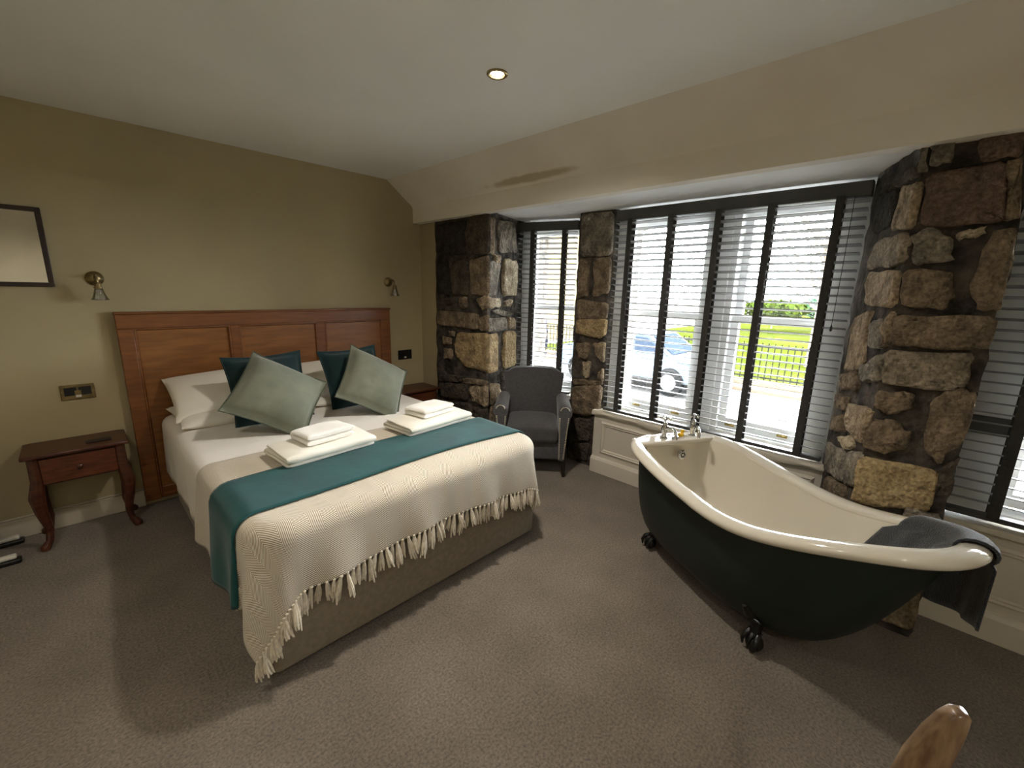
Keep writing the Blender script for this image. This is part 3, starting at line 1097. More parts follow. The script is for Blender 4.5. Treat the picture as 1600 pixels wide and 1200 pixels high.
KW = dict(lift=.012, fold=.010, seed=1.1, flare=.10)
g = cloth('throw', None, TX0, TX1, TY0, TY1, 150, 84, '', '', hem=hem_throw, **KW)
throw = thing('throw', 'cream herringbone throw with tasselled hem over the foot of the bed', 'blanket', (1.1, 1.6, .6))
g.obj('woven_cloth', M['throw'], throw, solid=.005, ang=75)
tass = []
for k in range(5):
    g = G()
    L = .092 + .006 * (k % 3)
    g.ball((0, 0, 0), .0075, 8, (1, 1, .9))
    for q in range(5):
        a = 2 * PI * q / 5 + k
        sp = .009 + .003 * math.sin(k * 3 + q)
        pts = [(0, 0, 0), (sp * .5 * math.cos(a), sp * .5 * math.sin(a), -L * .3), (sp * math.cos(a + .3), sp * math.sin(a + .3), -L * .7),
               (sp * 1.25 * math.cos(a + .7), sp * 1.25 * math.sin(a + .7), -L * (1 + .07 * math.sin(q * 2.1 + k)))]
        g.tube(pts, [.005, .0068, .0062, .003], 5)
    tass.append(g.obj('tassel', M['throw_plain'], throw, org=Vector((0, 0, 0))))
NT = 80
used = set()
for i in range(NT):
    u = (i + .5) / NT
    x, y = TX0 + (TX1 - TX0) * u, TY1
    x, y = hem_throw(x, y, u, 1.0)
    p = Vector(drape(x, y, **KW)) - ORG[throw.name]
    k = i % 5
    if k not in used:
        t_ = tass[k]
        used.add(k)
        t_.location = p
    else:
        t_ = copy_part(tass[k], throw, p)
    sc = random.uniform(.85, 1.1)
    t_.scale = (sc, sc, random.uniform(.85, 1.12))
    t_.rotation_euler = (random.gauss(-.05, .12), random.gauss(0, .12), random.uniform(0, 6.28))

# teal runner
def hem_teal(x, y, u, v):
    y += .045 * math.sin(PI * min(1, max(0, (x - .2) / 1.8)))
    return x, y


g = cloth('runner', None, .02, 2.13, 2.06, 1.69, 110, 22, '', '', hem=hem_teal, lift=.024, fold=.010, seed=1.1, flare=.10)
g.uv = None
o = g.obj('bed_runner', M['teal'], None, org=Vector((1.1, 1.9, .63)), solid=.007, ang=75)
tag(o, 'teal velvet bed runner laid across the herringbone throw', 'bed runner')


# ------------------------------------------------------------------ pillows and cushions
def cushion_mesh(w, h, t, n=22, pinch=.05, power=.42, lump=.0, seed=0, flange=1.0):
    g = G()
    for sd in (1, -1):
        rows = []
        for i in range(n + 1):
            row = []
            for j in range(n + 1):
                u, v = -1 + 2 * i / n, -1 + 2 * j / n
                uu, vv = math.sin(u * PI / 2) * .35 + u * .65, math.sin(v * PI / 2) * .35 + v * .65
                x = w / 2 * uu * (1 - pinch * (1 - vv * vv) * abs(uu) ** 2)
                y = h / 2 * vv * (1 - pinch * (1 - uu * uu) * abs(vv) ** 2)
                fu, fv = min(1, abs(uu) / flange), min(1, abs(vv) / flange)
                z = sd * (t / 2 * max(0, (1 - fu * fu) * (1 - fv * fv)) ** power + (.0025 if flange < 1 and max(abs(u), abs(v)) < .999 else 0))
                z += lump * math.sin(uu * 4 + seed) * math.sin(vv * 3.3 + seed * 2) * (1 - uu * uu) * (1 - vv * vv)
                z += lump * .35 * math.sin(uu * 13 - vv * 9 + seed) * max(0, -vv) * (1 - uu * uu) * (1 - vv * vv)
                row.append((x, y, z))
            rows.append(row)
        g.grid(rows if sd > 0 else rows[::-1])
    return g


def edge_loop(w, h, n, pinch):
    pts = []
    for k in range(4):
        for i in range(n):
            s = -1 + 2 * i / n
            u, v = ((s, -1), (1, s), (-s, 1), (-1, -s))[k]
            x = w / 2 * u * (1 - pinch * (1 - v * v) * abs(u) ** 2)
            y = h / 2 * v * (1 - pinch * (1 - u * u) * abs(v) ** 2)
            pts.append((x, y, 0))
    return pts


def cushion(name, label, cat, m, w, h, t, centre, xdir, ydir, group, piping=None, pinch=.05, power=.42, lump=0.0, seed=0, flange=1.0):
    X = Vector(xdir).normalized()
    Y = (Vector(ydir) - X * Vector(ydir).dot(X)).normalized()
    Z = X.cross(Y)
    Rm = Matrix((X, Y, Z)).transposed().to_4x4()
    Rm.translation = Vector(centre)
    r = bpy.data.objects.new(name, None)
    COL.objects.link(r)
    r.matrix_world = Rm
    ORG[r.name] = Vector((0, 0, 0))
    tag(r, label, cat, group)
    cushion_mesh(w, h, t, pinch=pinch, power=power, lump=lump, seed=seed, flange=flange).obj('cover', m, r, ang=80)
    if piping:
        p = edge_loop(w * 1.01, h * 1.01, 10, pinch)
        G().tube(p, .0042, 6, closed=True).obj('piping', piping, r)
    return r


PG = 'white bed pillows'
cushion('pillow', 'white pillow lying flat, lower of the pair on the left', 'pillow', M['pillow'], .68, .46, .13, (.70, 3.25, .655), (1, .03, 0), (0, 1, .06), PG, lump=.006, seed=1)
cushion('pillow', 'white pillow propped on another, upper of the left pair', 'pillow', M['pillow'], .70, .46, .15, (.71, 3.32, .765), (1, -.03, .04), (0, .86, .42), PG, lump=.010, seed=2)
cushion('pillow', 'white pillow lying flat, lower of the right pair beside the dark cushion', 'pillow', M['pillow'], .66, .46, .13, (1.46, 3.25, .655), (1, -.02, 0), (0, 1, .06), PG, lump=.006, seed=3)
cushion('pillow', 'white pillow propped on another, upper of the right pair', 'pillow', M['pillow'], .66, .46, .15, (1.47, 3.32, .765), (1, .03, .0), (0, .86, .42), PG, lump=.010, seed=4)
CG = 'square velvet cushions on the bed'
cushion('cushion', 'dark teal velvet cushion standing behind the left sage cushion', 'cushion', M['teal_dark'], .46, .46, .14, (.845, 3.00, .815), (1, -.03, 0.02), (0, .36, .93), CG, piping=M['teal_dark'], flange=.93, pinch=.09)
cushion('cushion', 'dark teal velvet cushion standing behind the right sage cushion', 'cushion', M['teal_dark'], .45, .45, .14, (1.43, 3.02, .81), (1, .05, .03), (0, .36, .93), CG, piping=M['teal_dark'], flange=.93, pinch=.09)
cushion('cushion', 'sage green velvet cushion on its corner, nearer of the two', 'cushion', M['sage'], .46, .46, .20, (.818, 2.752, .822), (.343, -.137, -.202), (.275, .24, .236), CG, piping=M['sage_pipe'], flange=.93, pinch=.07, lump=.008, seed=3)
cushion('cushion', 'sage green velvet cushion on its corner, farther of the two', 'cushion', M['sage'], .45, .45, .20, (1.442, 2.748, .812), (.325, -.095, -.188), (.305, .22, .255), CG, piping=M['sage_pipe'], flange=.93, pinch=.07, lump=.008, seed=5)


# ------------------------------------------------------------------ folded towels
def folded_towel(name, label, m, c, size, rotz, layers, group):
    lx, ly, lz = size
    th = lz / layers
    r = thing(name, label, 'towel', c, rotz, group, local=True)
    path = []
    ns = 10
    for k in range(layers):
        z = th * (k + .5)
        ys = np.linspace(-ly / 2 + th * .5, ly / 2 - th * .5, ns)
        if k % 2:
            ys = ys[::-1]
        path += [(y, z) for y in ys]
        if k < layers - 1:
            sg = 1 if k % 2 == 0 else -1
            for a in (-60, -30, 0, 30, 60):
                path.append((sg * (ly / 2 - th * .5) + sg * th * .5 * math.cos(math.radians(a)), th * (k + 1) + th * .5 * math.sin(math.radians(a))))
    P = np.array(path)
    T = np.gradient(P, axis=0)
    T /= np.linalg.norm(T, axis=1)[:, None]
    N = np.stack([-T[:, 1], T[:, 0]], 1)
    hw = th * .485
    g = G()
    rows = []
    nx = 14
    for i in range(nx + 1):
        u = i / nx
        x = -lx / 2 + lx * u
        e = min(1, min(u, 1 - u) * nx / 1.0)
        row = []
        hh = hw * (.55 + .45 * min(1, e))
        for sgn, rng_ in ((1, range(len(P))), (-1, range(len(P) - 1, -1, -1))):
            for q in rng_:
                y, z = P[q] + sgn * hh * N[q]
                z += .0022 * math.sin(x * 26 + y * 17 + q * .02) * (z / lz)
                xx = x + (.004 * math.sin(q * .35) if i in (0, nx) else 0)
                row.append((xx, y + .002 * math.sin(x * 14), max(.0005, z)))
        rows.append(row)
    g.grid(rows, closev=True)
    # end caps as strips
    m_ = len(P)
    for i in (0, nx):
        for q in range(m_ - 1):
            base = i * 2 * m_
            g.f.append((base + q, base + q + 1, base + 2 * m_ - 2 - q, base + 2 * m_ - 1 - q))
    g.obj('folded_cloth', m, r, ang=80, sub=1)
    return r


zt = ZTOP + .022
folded_towel('bath_towel', 'folded cream bath towel at the left on the bed, under a hand towel', M['towel2'], (.835, 2.175, zt), (.47, .27, .066), .06, 3, 'folded towels on the bed')
folded_towel('hand_towel', 'small folded white hand towel on the left bath towel', M['towel'], (.845, 2.17, zt + .067), (.26, .185, .058), .10, 2, 'folded towels on the bed')
folded_towel('bath_towel', 'folded cream bath towel at the right on the bed, under a hand towel', M['towel2'], (1.505, 2.175, zt), (.49, .27, .066), .07, 3, 'folded towels on the bed')
folded_towel('hand_towel', 'small folded white hand towel on the right bath towel', M['towel'], (1.525, 2.185, zt + .067), (.26, .19, .058), .12, 2, 'folded towels on the bed')


# ------------------------------------------------------------------ bedside tables
ns = thing('bedside_table', 'mahogany bedside table with curved legs, left of the bed', 'table', (-.072, 3.44, 0), group='mahogany bedside tables', local=True)
W2, D2 = .218, .147
pl = [(-W2, -D2), (W2, -D2), (W2, D2 - .012), (W2 - .03, D2), (-W2 + .03, D2), (-W2, D2 - .012)]
g = G().prism(pl, .532, .552)
g.obj('table_top', M['mahog'], ns, bevel=.006)
G().box(-W2 + .02, W2 - .02, -D2 + .03, D2 - .01, .37, .532).obj('carcass', M['mahog'], ns, bevel=.003)
dr = G().box(-W2 + .065, W2 - .065, -D2 + .018, -D2 + .03, .378, .522).obj('drawer', M['mahog2'], ns, bevel=.004)
G().lathe([(.004, 0), (.006, -.006), (.012, -.012), (.013, -.018), (.006, -.023)], 14, (0, -D2 + .018, .45), axis='y').obj('knob', M['mahog'], dr)
for sx in (-1, 1):
    for sy in (-1, 1):
        x, y = sx * (W2 - .045), sy * (D2 - .04)
        ox, oy = sx * .8, sy * .55
        pts = [(x, y, .53), (x, y, .40), (x + .018 * ox, y + .018 * oy, .31), (x + .012 * ox, y + .012 * oy, .22), (x - .008 * ox, y - .008 * oy, .11),
               (x + .004 * ox, y + .004 * oy, .045), (x + .03 * ox, y + .03 * oy, .015), (x + .034 * ox, y + .034 * oy, .001)]
        G().tube(pts, [.026, .028, .034, .026, .018, .017, .023, .019], 10).obj('leg', M['mahog'], ns)
dup(ns, (2.165, 3.40, 0), label='mahogany bedside table in the corner right of the bed')
o = G().rbox((0, 0, .004), (.11, .05, .008), .003, 2, 2).obj('leaflet', M['paper'], None, org=Vector((0, 0, 0)))
o.location = (.02, 3.40, .5525)
tag(o, 'small dark folded leaflet on the left bedside table', 'leaflet')


# ------------------------------------------------------------------ wall lamps, sockets, mirror, heater
def sconce(x, z, label):
    t = thing('wall_lamp', label, 'lamp', (x, YW, z), group='brass wall lamps either side of the bed')
    G().lathe([(.0, 0), (.042, 0), (.042, -.006), (.034, -.012), (.026, -.020), (.012, -.026), (0, -.027)], 24, (x, YW, z), axis='y', cap=False).obj('backplate', M['oldbrass'], t)
    pts = [(x, YW - .02, z), (x, YW - .05, z + .012), (x, YW - .08, z + .018), (x + .004, YW - .102, z + .008), (x + .005, YW - .108, z - .012), (x + .005, YW - .108, z - .03)]
    G().tube(pts, .006, 8).obj('arm', M['oldbrass'], t)
    c = (x + .005, YW - .108, z)
    G().lathe([(.006, -.022), (.014, -.026), (.017, -.034), (.017, -.048), (.021, -.050), (.021, -.056), (.012, -.058)], 16, c).obj('lamp_holder', M['oldbrass'], t)
    rows = []
    for r_, h in ((.016, -.056), (.019, -.066), (.023, -.082), (.028, -.100), (.035, -.116), (.039, -.121)):
        rows.append([(c[0] + (r_ + .0012 * (k % 2) * (r_ / .03)) * math.cos(2 * PI * k / 32), c[1] + (r_ + .0012 * (k % 2) * (r_ / .03)) * math.sin(2 * PI * k / 32), c[2] + h) for k in range(32)])
    G().grid(rows, closev=True).obj('glass_shade', M['bulbglass'], t, solid=.002)
    G().lathe([(.009, -.056), (.010, -.066), (.014, -.078), (.013, -.090), (.006, -.098), (.0, -.099)], 14, c, cap=False).obj('bulb', M['bulbglass'], t)
    return t


sconce(.137, 1.485, 'brass wall lamp with clear glass shade, by the framed mirror')
sconce(2.066, 1.518, 'brass wall lamp with clear glass shade, by the sloping beam')


def socket(xc, zc, label, plate, rocker):
    t = thing('wall_socket', label, 'socket', (xc, YW, zc - .043), group='double wall sockets by the bed')
    p = G().box(xc - .074, xc + .074, YW - .009, YW, zc - .045, zc + .045).obj('plate', plate, t, bevel=.003)
    for sx in (-1, 1):
        g = G()
        x = xc + sx * .036
        g.box(x - .004, x + .004, YW - .0105, YW - .0085, zc + .012, zc + .024)
        for q in (-1, 1):
            g.box(x + q * .011 - .004, x + q * .011 + .004, YW - .0105, YW - .0085, zc - .012, zc - .006)
        g.box(x - .022, x + .022, YW - .0098, YW - .0085, zc - .020, zc + .030)
        g.obj('pin_holes', M['black'], t, smooth=False)
        G().box(xc + sx * .012 - .008, xc + sx * .012 + .008, YW - .013, YW - .008, zc + .010, zc + .030).obj('switch', M['black'], t, bevel=.001)
    G().box(xc - .012, xc + .012, YW - .0115, YW - .0085, zc - .032, zc - .018).obj('usb_outlet', rocker, t, bevel=.001)
    return t


socket(-.025, .820, 'antique brass double wall socket above the left bedside table', M['oldbrass'], M['heater'])
socket(2.217, .840, 'black double wall socket above the right bedside table', M['black'], M['heater'])

mr = thing('framed_mirror', 'dark-framed mirror on the khaki wall at the left edge', 'mirror', (-.33, YW, 1.43))
mx0, mx1, mz0, mz1, fw = -.63, -.030, 1.432, 1.853, .024
for (a, b_, c_, d_) in ((mx0, mx1, mz0, mz0 + fw), (mx0, mx1, mz1 - fw, mz1), (mx0, mx0 + fw, mz0 + fw, mz1 - fw), (mx1 - fw, mx1, mz0 + fw, mz1 - fw)):
    G().box(a, b_, YW - .024, YW - .002, c_, d_).obj('frame_rail', M['frame'], mr, bevel=.003)
G().box(mx0 + .015, mx1 - .015, YW - .014, YW - .003, mz0 + .015, mz1 - .015).obj('mirror_glass', M['mirror'], mr, smooth=False)

ht = thing('portable_heater', 'white portable heater on flat feet beside the left bedside table', 'heater', (-.62, 3.40, 0))
G().rbox((-.70, 3.40, .36), (.50, .08, .58), .03, 3, 3).obj('heater_body', M['heater'], ht)
for y in (3.27, 3.52):
    ft = G().rbox((-.47, y, .038), (.20, .035, .022), .008, 2, 2).obj('foot', M['heater'], ht)
    G().rbox((-.42, y, .013), (.13, .05, .026), .008, 2, 2).obj('foot_pad', M['black'], ft)
for x in (-.5, -.85):
    G().box(x - .02, x + .02, 3.27, 3.53, .035, .07).obj('foot_bar', M['heater'], ht, bevel=.004)
for k in range(6):
    G().box(-.90 + k * .07, -.87 + k * .07, 3.355, 3.362, .14, .58).obj('fin', M['heater'], ht, bevel=.002)

# ------------------------------------------------------------------ armchair
AY = math.radians(-49)
ac = thing('armchair', 'charcoal fabric armchair with nailhead-trimmed arms in the corner', 'armchair', (2.44, 2.125, 0), AY, local=True)
HW = .298
# base rail
G().rbox((0, .25, .215), (.50, .44, .16), .02, 2, 2).obj('seat_base', M['armfab'], ac)
G().rbox((0, .205, .355), (.415, .43, .135), .035, 3, 4, fn=lambda p: (p[0], p[1], p[2] + .018 * (1 - (p[0] / .21) ** 2) * (1 if p[2] > 0 else 0))).obj('seat_cushion', M['armfab'], ac)
for sx in (-1, 1):
    # arm: rounded scroll front, sloping slightly down to the back
    g = G()
    rows = []
    for (y, zt_, w) in ((-.005, .575, .98), (.0, .592, 1.0), (.02, .602, 1.0), (.15, .602, 1.0), (.30, .60, 1.0), (.44, .60, .96)):
        row = []
        inn, out = .205, HW
        cx = (inn + out) / 2 + .004
        rr = (out - inn) / 2 * w + .004
        pts = [(inn + .012, .145)]
        pts += [(inn + .010, .40), (inn + .004, .50)]
        for a in range(0, 181, 20):
            an = math.radians(180 - a)
            pts.append((cx + rr * 1.08 * math.cos(an), zt_ - rr + rr * math.sin(an)))
        pts += [(out - .002, .50), (out - .018, .40), (out - .035, .145)]
        rows.append([(sx * px, y, pz) for px, pz in pts])
    g.grid(rows, closev=True, capstart=True, capend=True)
    arm = g.obj('arm', M['armfab'], ac, ang=50)
    st = G()
    for col, (zz0, zz1, x0, x1) in enumerate(((.165, .50, .222, .215), (.165, .50, .255, .283))):
        for k in range(26):
            q = k / 25
            st.ball((sx * (x0 + (x1 - x0) * q), -.008, zz0 + (zz1 - zz0) * q), .0058, 6, (1, .7, 1))
    for k in range(1, 10):
        an = math.radians(180 - 18 * k)
        st.ball((sx * (.2535 + .036 * math.cos(an)), -.006, .553 + .036 * math.sin(an)), .0058, 6, (1, .7, 1))
    so = st.obj('nailhead_trim', M['stud'], arm)
    so['kind'] = 'stuff'
# back: reclined, wider at the top with rounded shoulders
g = G()
rows = []
NB = 14
for i in range(NB + 1):
    v = i / NB
    z = .30 + .50 * v
    hw = .225 + .045 * v ** 1.5
    yb = .385 + .075 * v
    th = .11 - .035 * v
    if v > .9:
        q = (v - .9) / .1
        hw -= .035 * q * q
    row = []
    n_ = 12
    for k in range(n_ + 1):
        s = -1 + 2 * k / n_
        crown = .018 * (1 - s * s) * v
        row.append((hw * s, yb + .022 * (s * s) - .03 * (1 - s * s) * math.sin(PI * v) * .6, z + crown - (.03 * max(0, abs(s) - .75) / .25 * (v > .93))))
    for k in range(n_, -1, -1):
        s = -1 + 2 * k / n_
        crown = .018 * (1 - s * s) * v
        row.append((hw * s, yb + th, z + crown - (.03 * max(0, abs(s) - .75) / .25 * (v > .93))))
    rows.append(row)
g.grid(rows, closev=True, capstart=True, capend=True)
o = g.obj('backrest', M['armfab'], ac, bevel=.015, ang=60)
for (lx, ly, dx, dy) in ((-.255, .03, -.01, -.012), (.255, .03, .01, -.012), (-.21, .42, -.01, .04), (.21, .42, .01, .04)):
    g = G()
    rows = []
    for z, hs, q in ((.15, .020, 0), (.075, .017, .5), (.0, .012, 1)):
        rows.append([(lx + dx * q + a * hs, ly + dy * q + b * hs, z) for a, b in ((-1, -1), (1, -1), (1, 1), (-1, 1))])
    g.grid(rows, closev=True, capstart=True, capend=True)
    g.obj('leg', M['darkleg'], ac, bevel=.002)

# ------------------------------------------------------------------ slipper bath
BA = math.atan2(-.871, -.492)
bath = thing('slipper_bath', 'freestanding slipper bath, dark green outside with cream enamel inside and clawed feet', 'bath', (2.188, .494, 0), BA, local=True)
_zs = np.array([-.72, -.55, -.40, -.2, 0, .15, .3, .45, .6, .72, .84])
_zv = np.array([.622, .622, .612, .588, .570, .566, .585, .630, .685, .725, .752])
_fine = np.linspace(-.9, 1.0, 400)
_zf = np.interp(_fine, _zs, _zv)
_ker = np.ones(31) / 31
_zf = np.convolve(np.pad(_zf, 15, mode='edge'), _ker, 'valid')


def rimz(s):
    return float(np.interp(s, _fine, _zf))


def plan(phi, smin, smax, b, sc=.05):
    c, s = math.cos(phi), math.sin(phi)
    if c < 0:
        n, a = 4.2, sc - smin
    else:
        n, a = 2.35, smax - sc
    bb = b * (1 - .07 * max(0, c))
    return sc + math.copysign(a * abs(c) ** (2 / n), c), math.copysign(bb * abs(s) ** (2 / (n if c < 0 else 2.35)), s)


NPH = 96
PH = [2 * PI * k / NPH for k in range(NPH)]


def shell(phi, v, ins=0.0, zb=.112, zoff=0.0):
    g_ = 1 - math.sqrt(max(0, 1 - v ** 2.4))
    h_ = .62 * v + .38 * (1 - math.sqrt(max(0, 1 - v ** 2.2)))
    s, t = plan(phi, -.635 + ins + .10 * g_, .765 - ins - .34 * h_, .318 - ins - .080 * g_)
    s0, t0 = plan(phi, -.635, .765, .318)
    zt_ = rimz(s0) - .03 + zoff
    return (s, t, zt_ + (zb - zt_) * v)


rows = [[shell(p, v) for p in PH] for v in (0, .08, .2, .35, .5, .63, .74, .83, .9, .95, .98, 1.0)]
rows.append([(.02 + (q[0] - .02) * .5, q[1] * .5, 0.106) for q in rows[-1]])
rows.append([(.02 + (q[0] - .02) * .06, q[1] * .06, .104) for q in rows[-1]])
G().grid(rows, closev=True, capend=True).obj('outer_shell', M['bathgreen'], bath, ang=60)
rows = [[shell(p, v, .028, .165, .012) for p in PH] for v in (0, .08, .2, .35, .5, .63, .74, .83, .9, .95, .98, 1.0)]
rows.append([(.02 + (q[0] - .02) * .5, q[1] * .5, .162) for q in rows[-1]])
rows.append([(.02 + (q[0] - .02) * .06, q[1] * .06, .160) for q in rows[-1]])
inner = G().grid(rows, closev=True, capend=True).obj('inner_basin', M['enamel'], bath, ang=60)
# rolled rim
rows = []
RR = []
for p in PH:
    s, t = plan(p, -.650, .785, .333)
    s2, t2 = plan(p + .01, -.650, .785, .333)
    tx, ty = s2 - s, t2 - t
    l = math.hypot(tx, ty)
    nx_, ny_ = ty / l, -tx / l
    RR.append((s, t, nx_, ny_, rimz(s)))
# smooth the normals
RN = []
for k in range(NPH):
    ax_ = sum(RR[(k + d) % NPH][2] for d in range(-3, 4))
    ay_ = sum(RR[(k + d) % NPH][3] for d in range(-3, 4))
    l = math.hypot(ax_, ay_)
    s, t, _, _, z = RR[k]
    RN.append((s, t, ax_ / l, ay_ / l, z))
for (s, t, nx_, ny_, z) in RN:
    row = []
    for a in range(0, 360, 24):
        an = math.radians(a)
        oo = (.037 if math.cos(an) > 0 else .047) * math.cos(an) + .002
        hh = .027 * math.sin(an) - .026
        row.append((s + nx_ * oo, t + ny_ * oo, z + hh))
    rows.append(row)
G().grid(rows, closeu=True, closev=True).obj('rolled_rim', M['enamel'], bath, ang=60)
G().rbox((-.590, .0, .604), (.100, .53, .032), .012, 3, 3).obj('tap_deck', M['enamel'], bath)
ov = G().lathe([(0, .010), (.022, .010), (.030, .006), (.032, 0), (.032, -.006)], 24, (-.565, .05, .515), axis='x', cap=False).obj('overflow', M['chrome'], bath)
g = G()
for k in range(6):
    a = 2 * PI * k / 6
    g.lathe([(0, .0115), (.0055, .0115), (.0055, .009)], 8, (-.565, .05 + .013 * math.cos(a), .515 + .013 * math.sin(a)), axis='x', cap=False)
g.obj('overflow_holes', M['black'], ov)
for (fx, fy) in ((-.415, -.178), (.305, -.178), (-.415, .178), (.305, .178)):
    sy = 1 if fy > 0 else -1
    sx = 1 if fx > 0 else -1
    g = G()
    g.ball((fx + sx * .02, fy + sy * .03, .036), .036, 14)
    for q in (-1, 0, 1):
        an = q * .7
        dx, dy = sx * math.cos(an) * .5 - q * .0, sy * .8
        bx, by = fx + sx * .02 + q * .018, fy + sy * .03
        g.tube([(bx - sx * .01, by - sy * .01, .085), (bx + q * .008, by + sy * .022, .072), (bx + q * .012, by + sy * .036, .045), (bx + q * .010, by + sy * .034, .018)], [.012, .011, .009, .004], 6)
    g.tube([(fx + sx * .02, fy + sy * .03, .06), (fx + sx * .005, fy + sy * .018, .11), (fx - sx * .003, fy + sy * .03, .145), (fx - sx * .008, fy + sy * .055, .175), (fx - sx * .012, fy + sy * .080, .205)],
           [.024, .022, .028, .026, .010], 10, flat=1.0)
    g.tube([(fx - .05, fy + sy * .05, .155), (fx, fy + sy * .045, .14), (fx + .05, fy + sy * .05, .155)], [.006, .022, .006], 8)
    g.obj('claw_foot', M['bathfoot'], bath, ang=60)


def tap(t_, rot, label):
    c = Vector((2.188, .494, 0)) + Matrix.Rotation(BA, 3, 'Z') @ Vector((-.597, t_, 0))
    r = thing('bath_tap', label, 'tap', (c.x, c.y, .620), BA + rot, 'chrome taps on the bath', local=True)
    G().lathe([(.0, 0), (.024, 0), (.024, .006), (.016, .012), (.014, .03), (.019, .045), (.021, .058), (.016, .072), (.012, .085), (.014, .092), (.010, .10), (.006, .104), (.006, .122), (0, .124)], 20, cap=False).obj('tap_body', M['chrome'], r)
    G().tube([(.0, 0, .052), (.03, 0, .070), (.055, 0, .072), (.078, 0, .058), (.086, 0, .032), (.086, 0, .016)], [.012, .011, .010, .010, .010, .011], 12).obj('spout', M['chrome'], r)
    h = G()
    for k in range(4):
        a = PI / 2 * k + .4
        h.tube([(0, 0, .126), (.018 * math.cos(a), .018 * math.sin(a), .126), (.026 * math.cos(a), .026 * math.sin(a), .126)], [.005, .0045, .0075], 8)
        h.ball((.028 * math.cos(a), .028 * math.sin(a), .126), .0085, 8)
    h.lathe([(0, .118), (.012, .118), (.012, .134), (.009, .138), (0, .138)], 14, cap=False)
    ho = h.obj('cross_handle', M['chrome'], r)
    G().lathe([(0, .138), (.009, .138), (.008, .142), (0, .143)], 14, cap=False).obj('ceramic_cap', M['sash'], ho)
    return r


tap(-.070, .25, 'chrome cross-head bath tap nearer the armchair')
tap(.135, -.25, 'chrome cross-head bath tap nearer the window')
dk = thing('rubber_duck', 'small yellow rubber duck between the bath taps', 'toy', tuple(Vector((2.188, .494, .620)) + Matrix.Rotation(BA, 3, 'Z') @ Vector((-.59, .045, 0))), BA + 1.9, local=True)
g = G()
g.ball((0, 0, .014), .018, 12, (1.3, 1, .8))
g.ball((.016, 0, .034), .0125, 12)
g.tube([(-.016, 0, .02), (-.028, 0, .03)], [.009, .002], 8)
g.obj('body', M['duck'], dk, ang=80)
G().ball((.030, 0, .033), .006, 8, (1.2, 1, .5)).obj('beak', M['duckbill'], dk)
pg = Vector((2.188, .494, .620)) + Matrix.Rotation(BA, 3, 'Z') @ Vector((-.575, -.005, 0))
g = G().lathe([(0, 0), (.019, 0), (.022, .008), (.018, .012), (0, .013)], 18, tuple(pg), cap=False)
g.lathe([(.003, .012), (.004, .018), (0, .019)], 8, tuple(pg), cap=False)
o = g.obj('bath_plug', M['chrome'], None, org=pg)
tag(o, 'chrome bath plug lying between the taps', 'plug')

# charcoal towel over the slipper end
tw = G()
rows = []
NA = 34
for i in range(NA + 1):
    q = i / NA
    def rim_at(ph):
        kf = ph / (2 * PI) * NPH
        k0 = int(math.floor(kf))
        fr_ = kf - k0
        a_, b_ = RN[k0 % NPH], RN[(k0 + 1) % NPH]
        return [a_[m_] * (1 - fr_) + b_[m_] * fr_ for m_ in range(5)]
    pin, pmid, pout = math.radians(2 + 60 * q), math.radians(8 + 48 * q), math.radians(13 + 36 * q)
    row = []
    wob = .003 * math.sin(q * 11) + .001 * math.sin(q * 29)
    vin = .62 - .30 * abs(q - .25)
    s, t, nx_, ny_, z = rim_at(pin)
    for v in np.linspace(vin, .10, 12):
        w_ = (vin - v) / (vin - .1)
        ph = pin + (pmid - pin) * w_ * .6
        p = shell(ph, v, .028, .165, .012)
        row.append((p[0] - nx_ * (.012 + wob), p[1] - ny_ * (.012 + wob), p[2] + .008 + wob))
    for j_, a in enumerate(range(190, -41, -23)):
        s, t, nx_, ny_, z = rim_at(pmid + (pout - pmid) * .1 * j_ if j_ else pmid)
        an = math.radians(a)
        row.append((s + nx_ * (.049 * math.cos(an) + .002), t + ny_ * (.049 * math.cos(an) + .002), z - .026 + .040 * math.sin(an)))
    s, t, nx_, ny_, z = rim_at(pout)
    dropl = .225 + .03 * q
    for d in np.linspace(.05, 1, 10):
        w_ = .010 * math.sin(q * 12 + 1) * d
        row.append((s + nx_ * (.050 - .01 * d + w_), t + ny_ * (.050 - .01 * d + w_), z - .06 - dropl * d))
    rows.append(row)
tw.grid(rows)
tr = thing('draped_towel', 'charcoal towel draped over the raised end of the bath', 'towel', (2.188, .494, 0), BA, local=True)
tw.obj('terry_cloth', M['towel_dark'], tr, solid=.008, ang=80)

# ------------------------------------------------------------------ wooden chair at the bottom right corner
wc = thing('wooden_chair', 'worn wooden chair at the bottom right corner, only its back post in view', 'chair', (.598, -.112, 0), math.radians(-65), local=True)


def post(g, yc):
    rows = []
    for z, w, d, xo in ((.44, .017, .026, .062), (.60, .017, .026, .066), (.72, .016, .025, .074), (.80, .015, .023, .084), (.85, .014, .019, .094), (.88, .013, .014, .101), (.895, .012, .009, .106), (.899, .008, .005, .108)):
        rows.append([(xo + a * d, yc + b * w, z) for a, b in ((-1, -.8), (-1.06, 0), (-1, .8), (-.8, 1), (.8, 1), (1, .8), (1, -.8), (.8, -1), (-.8, -1))])
    return g.grid(rows, closev=True, capstart=True, capend=True)


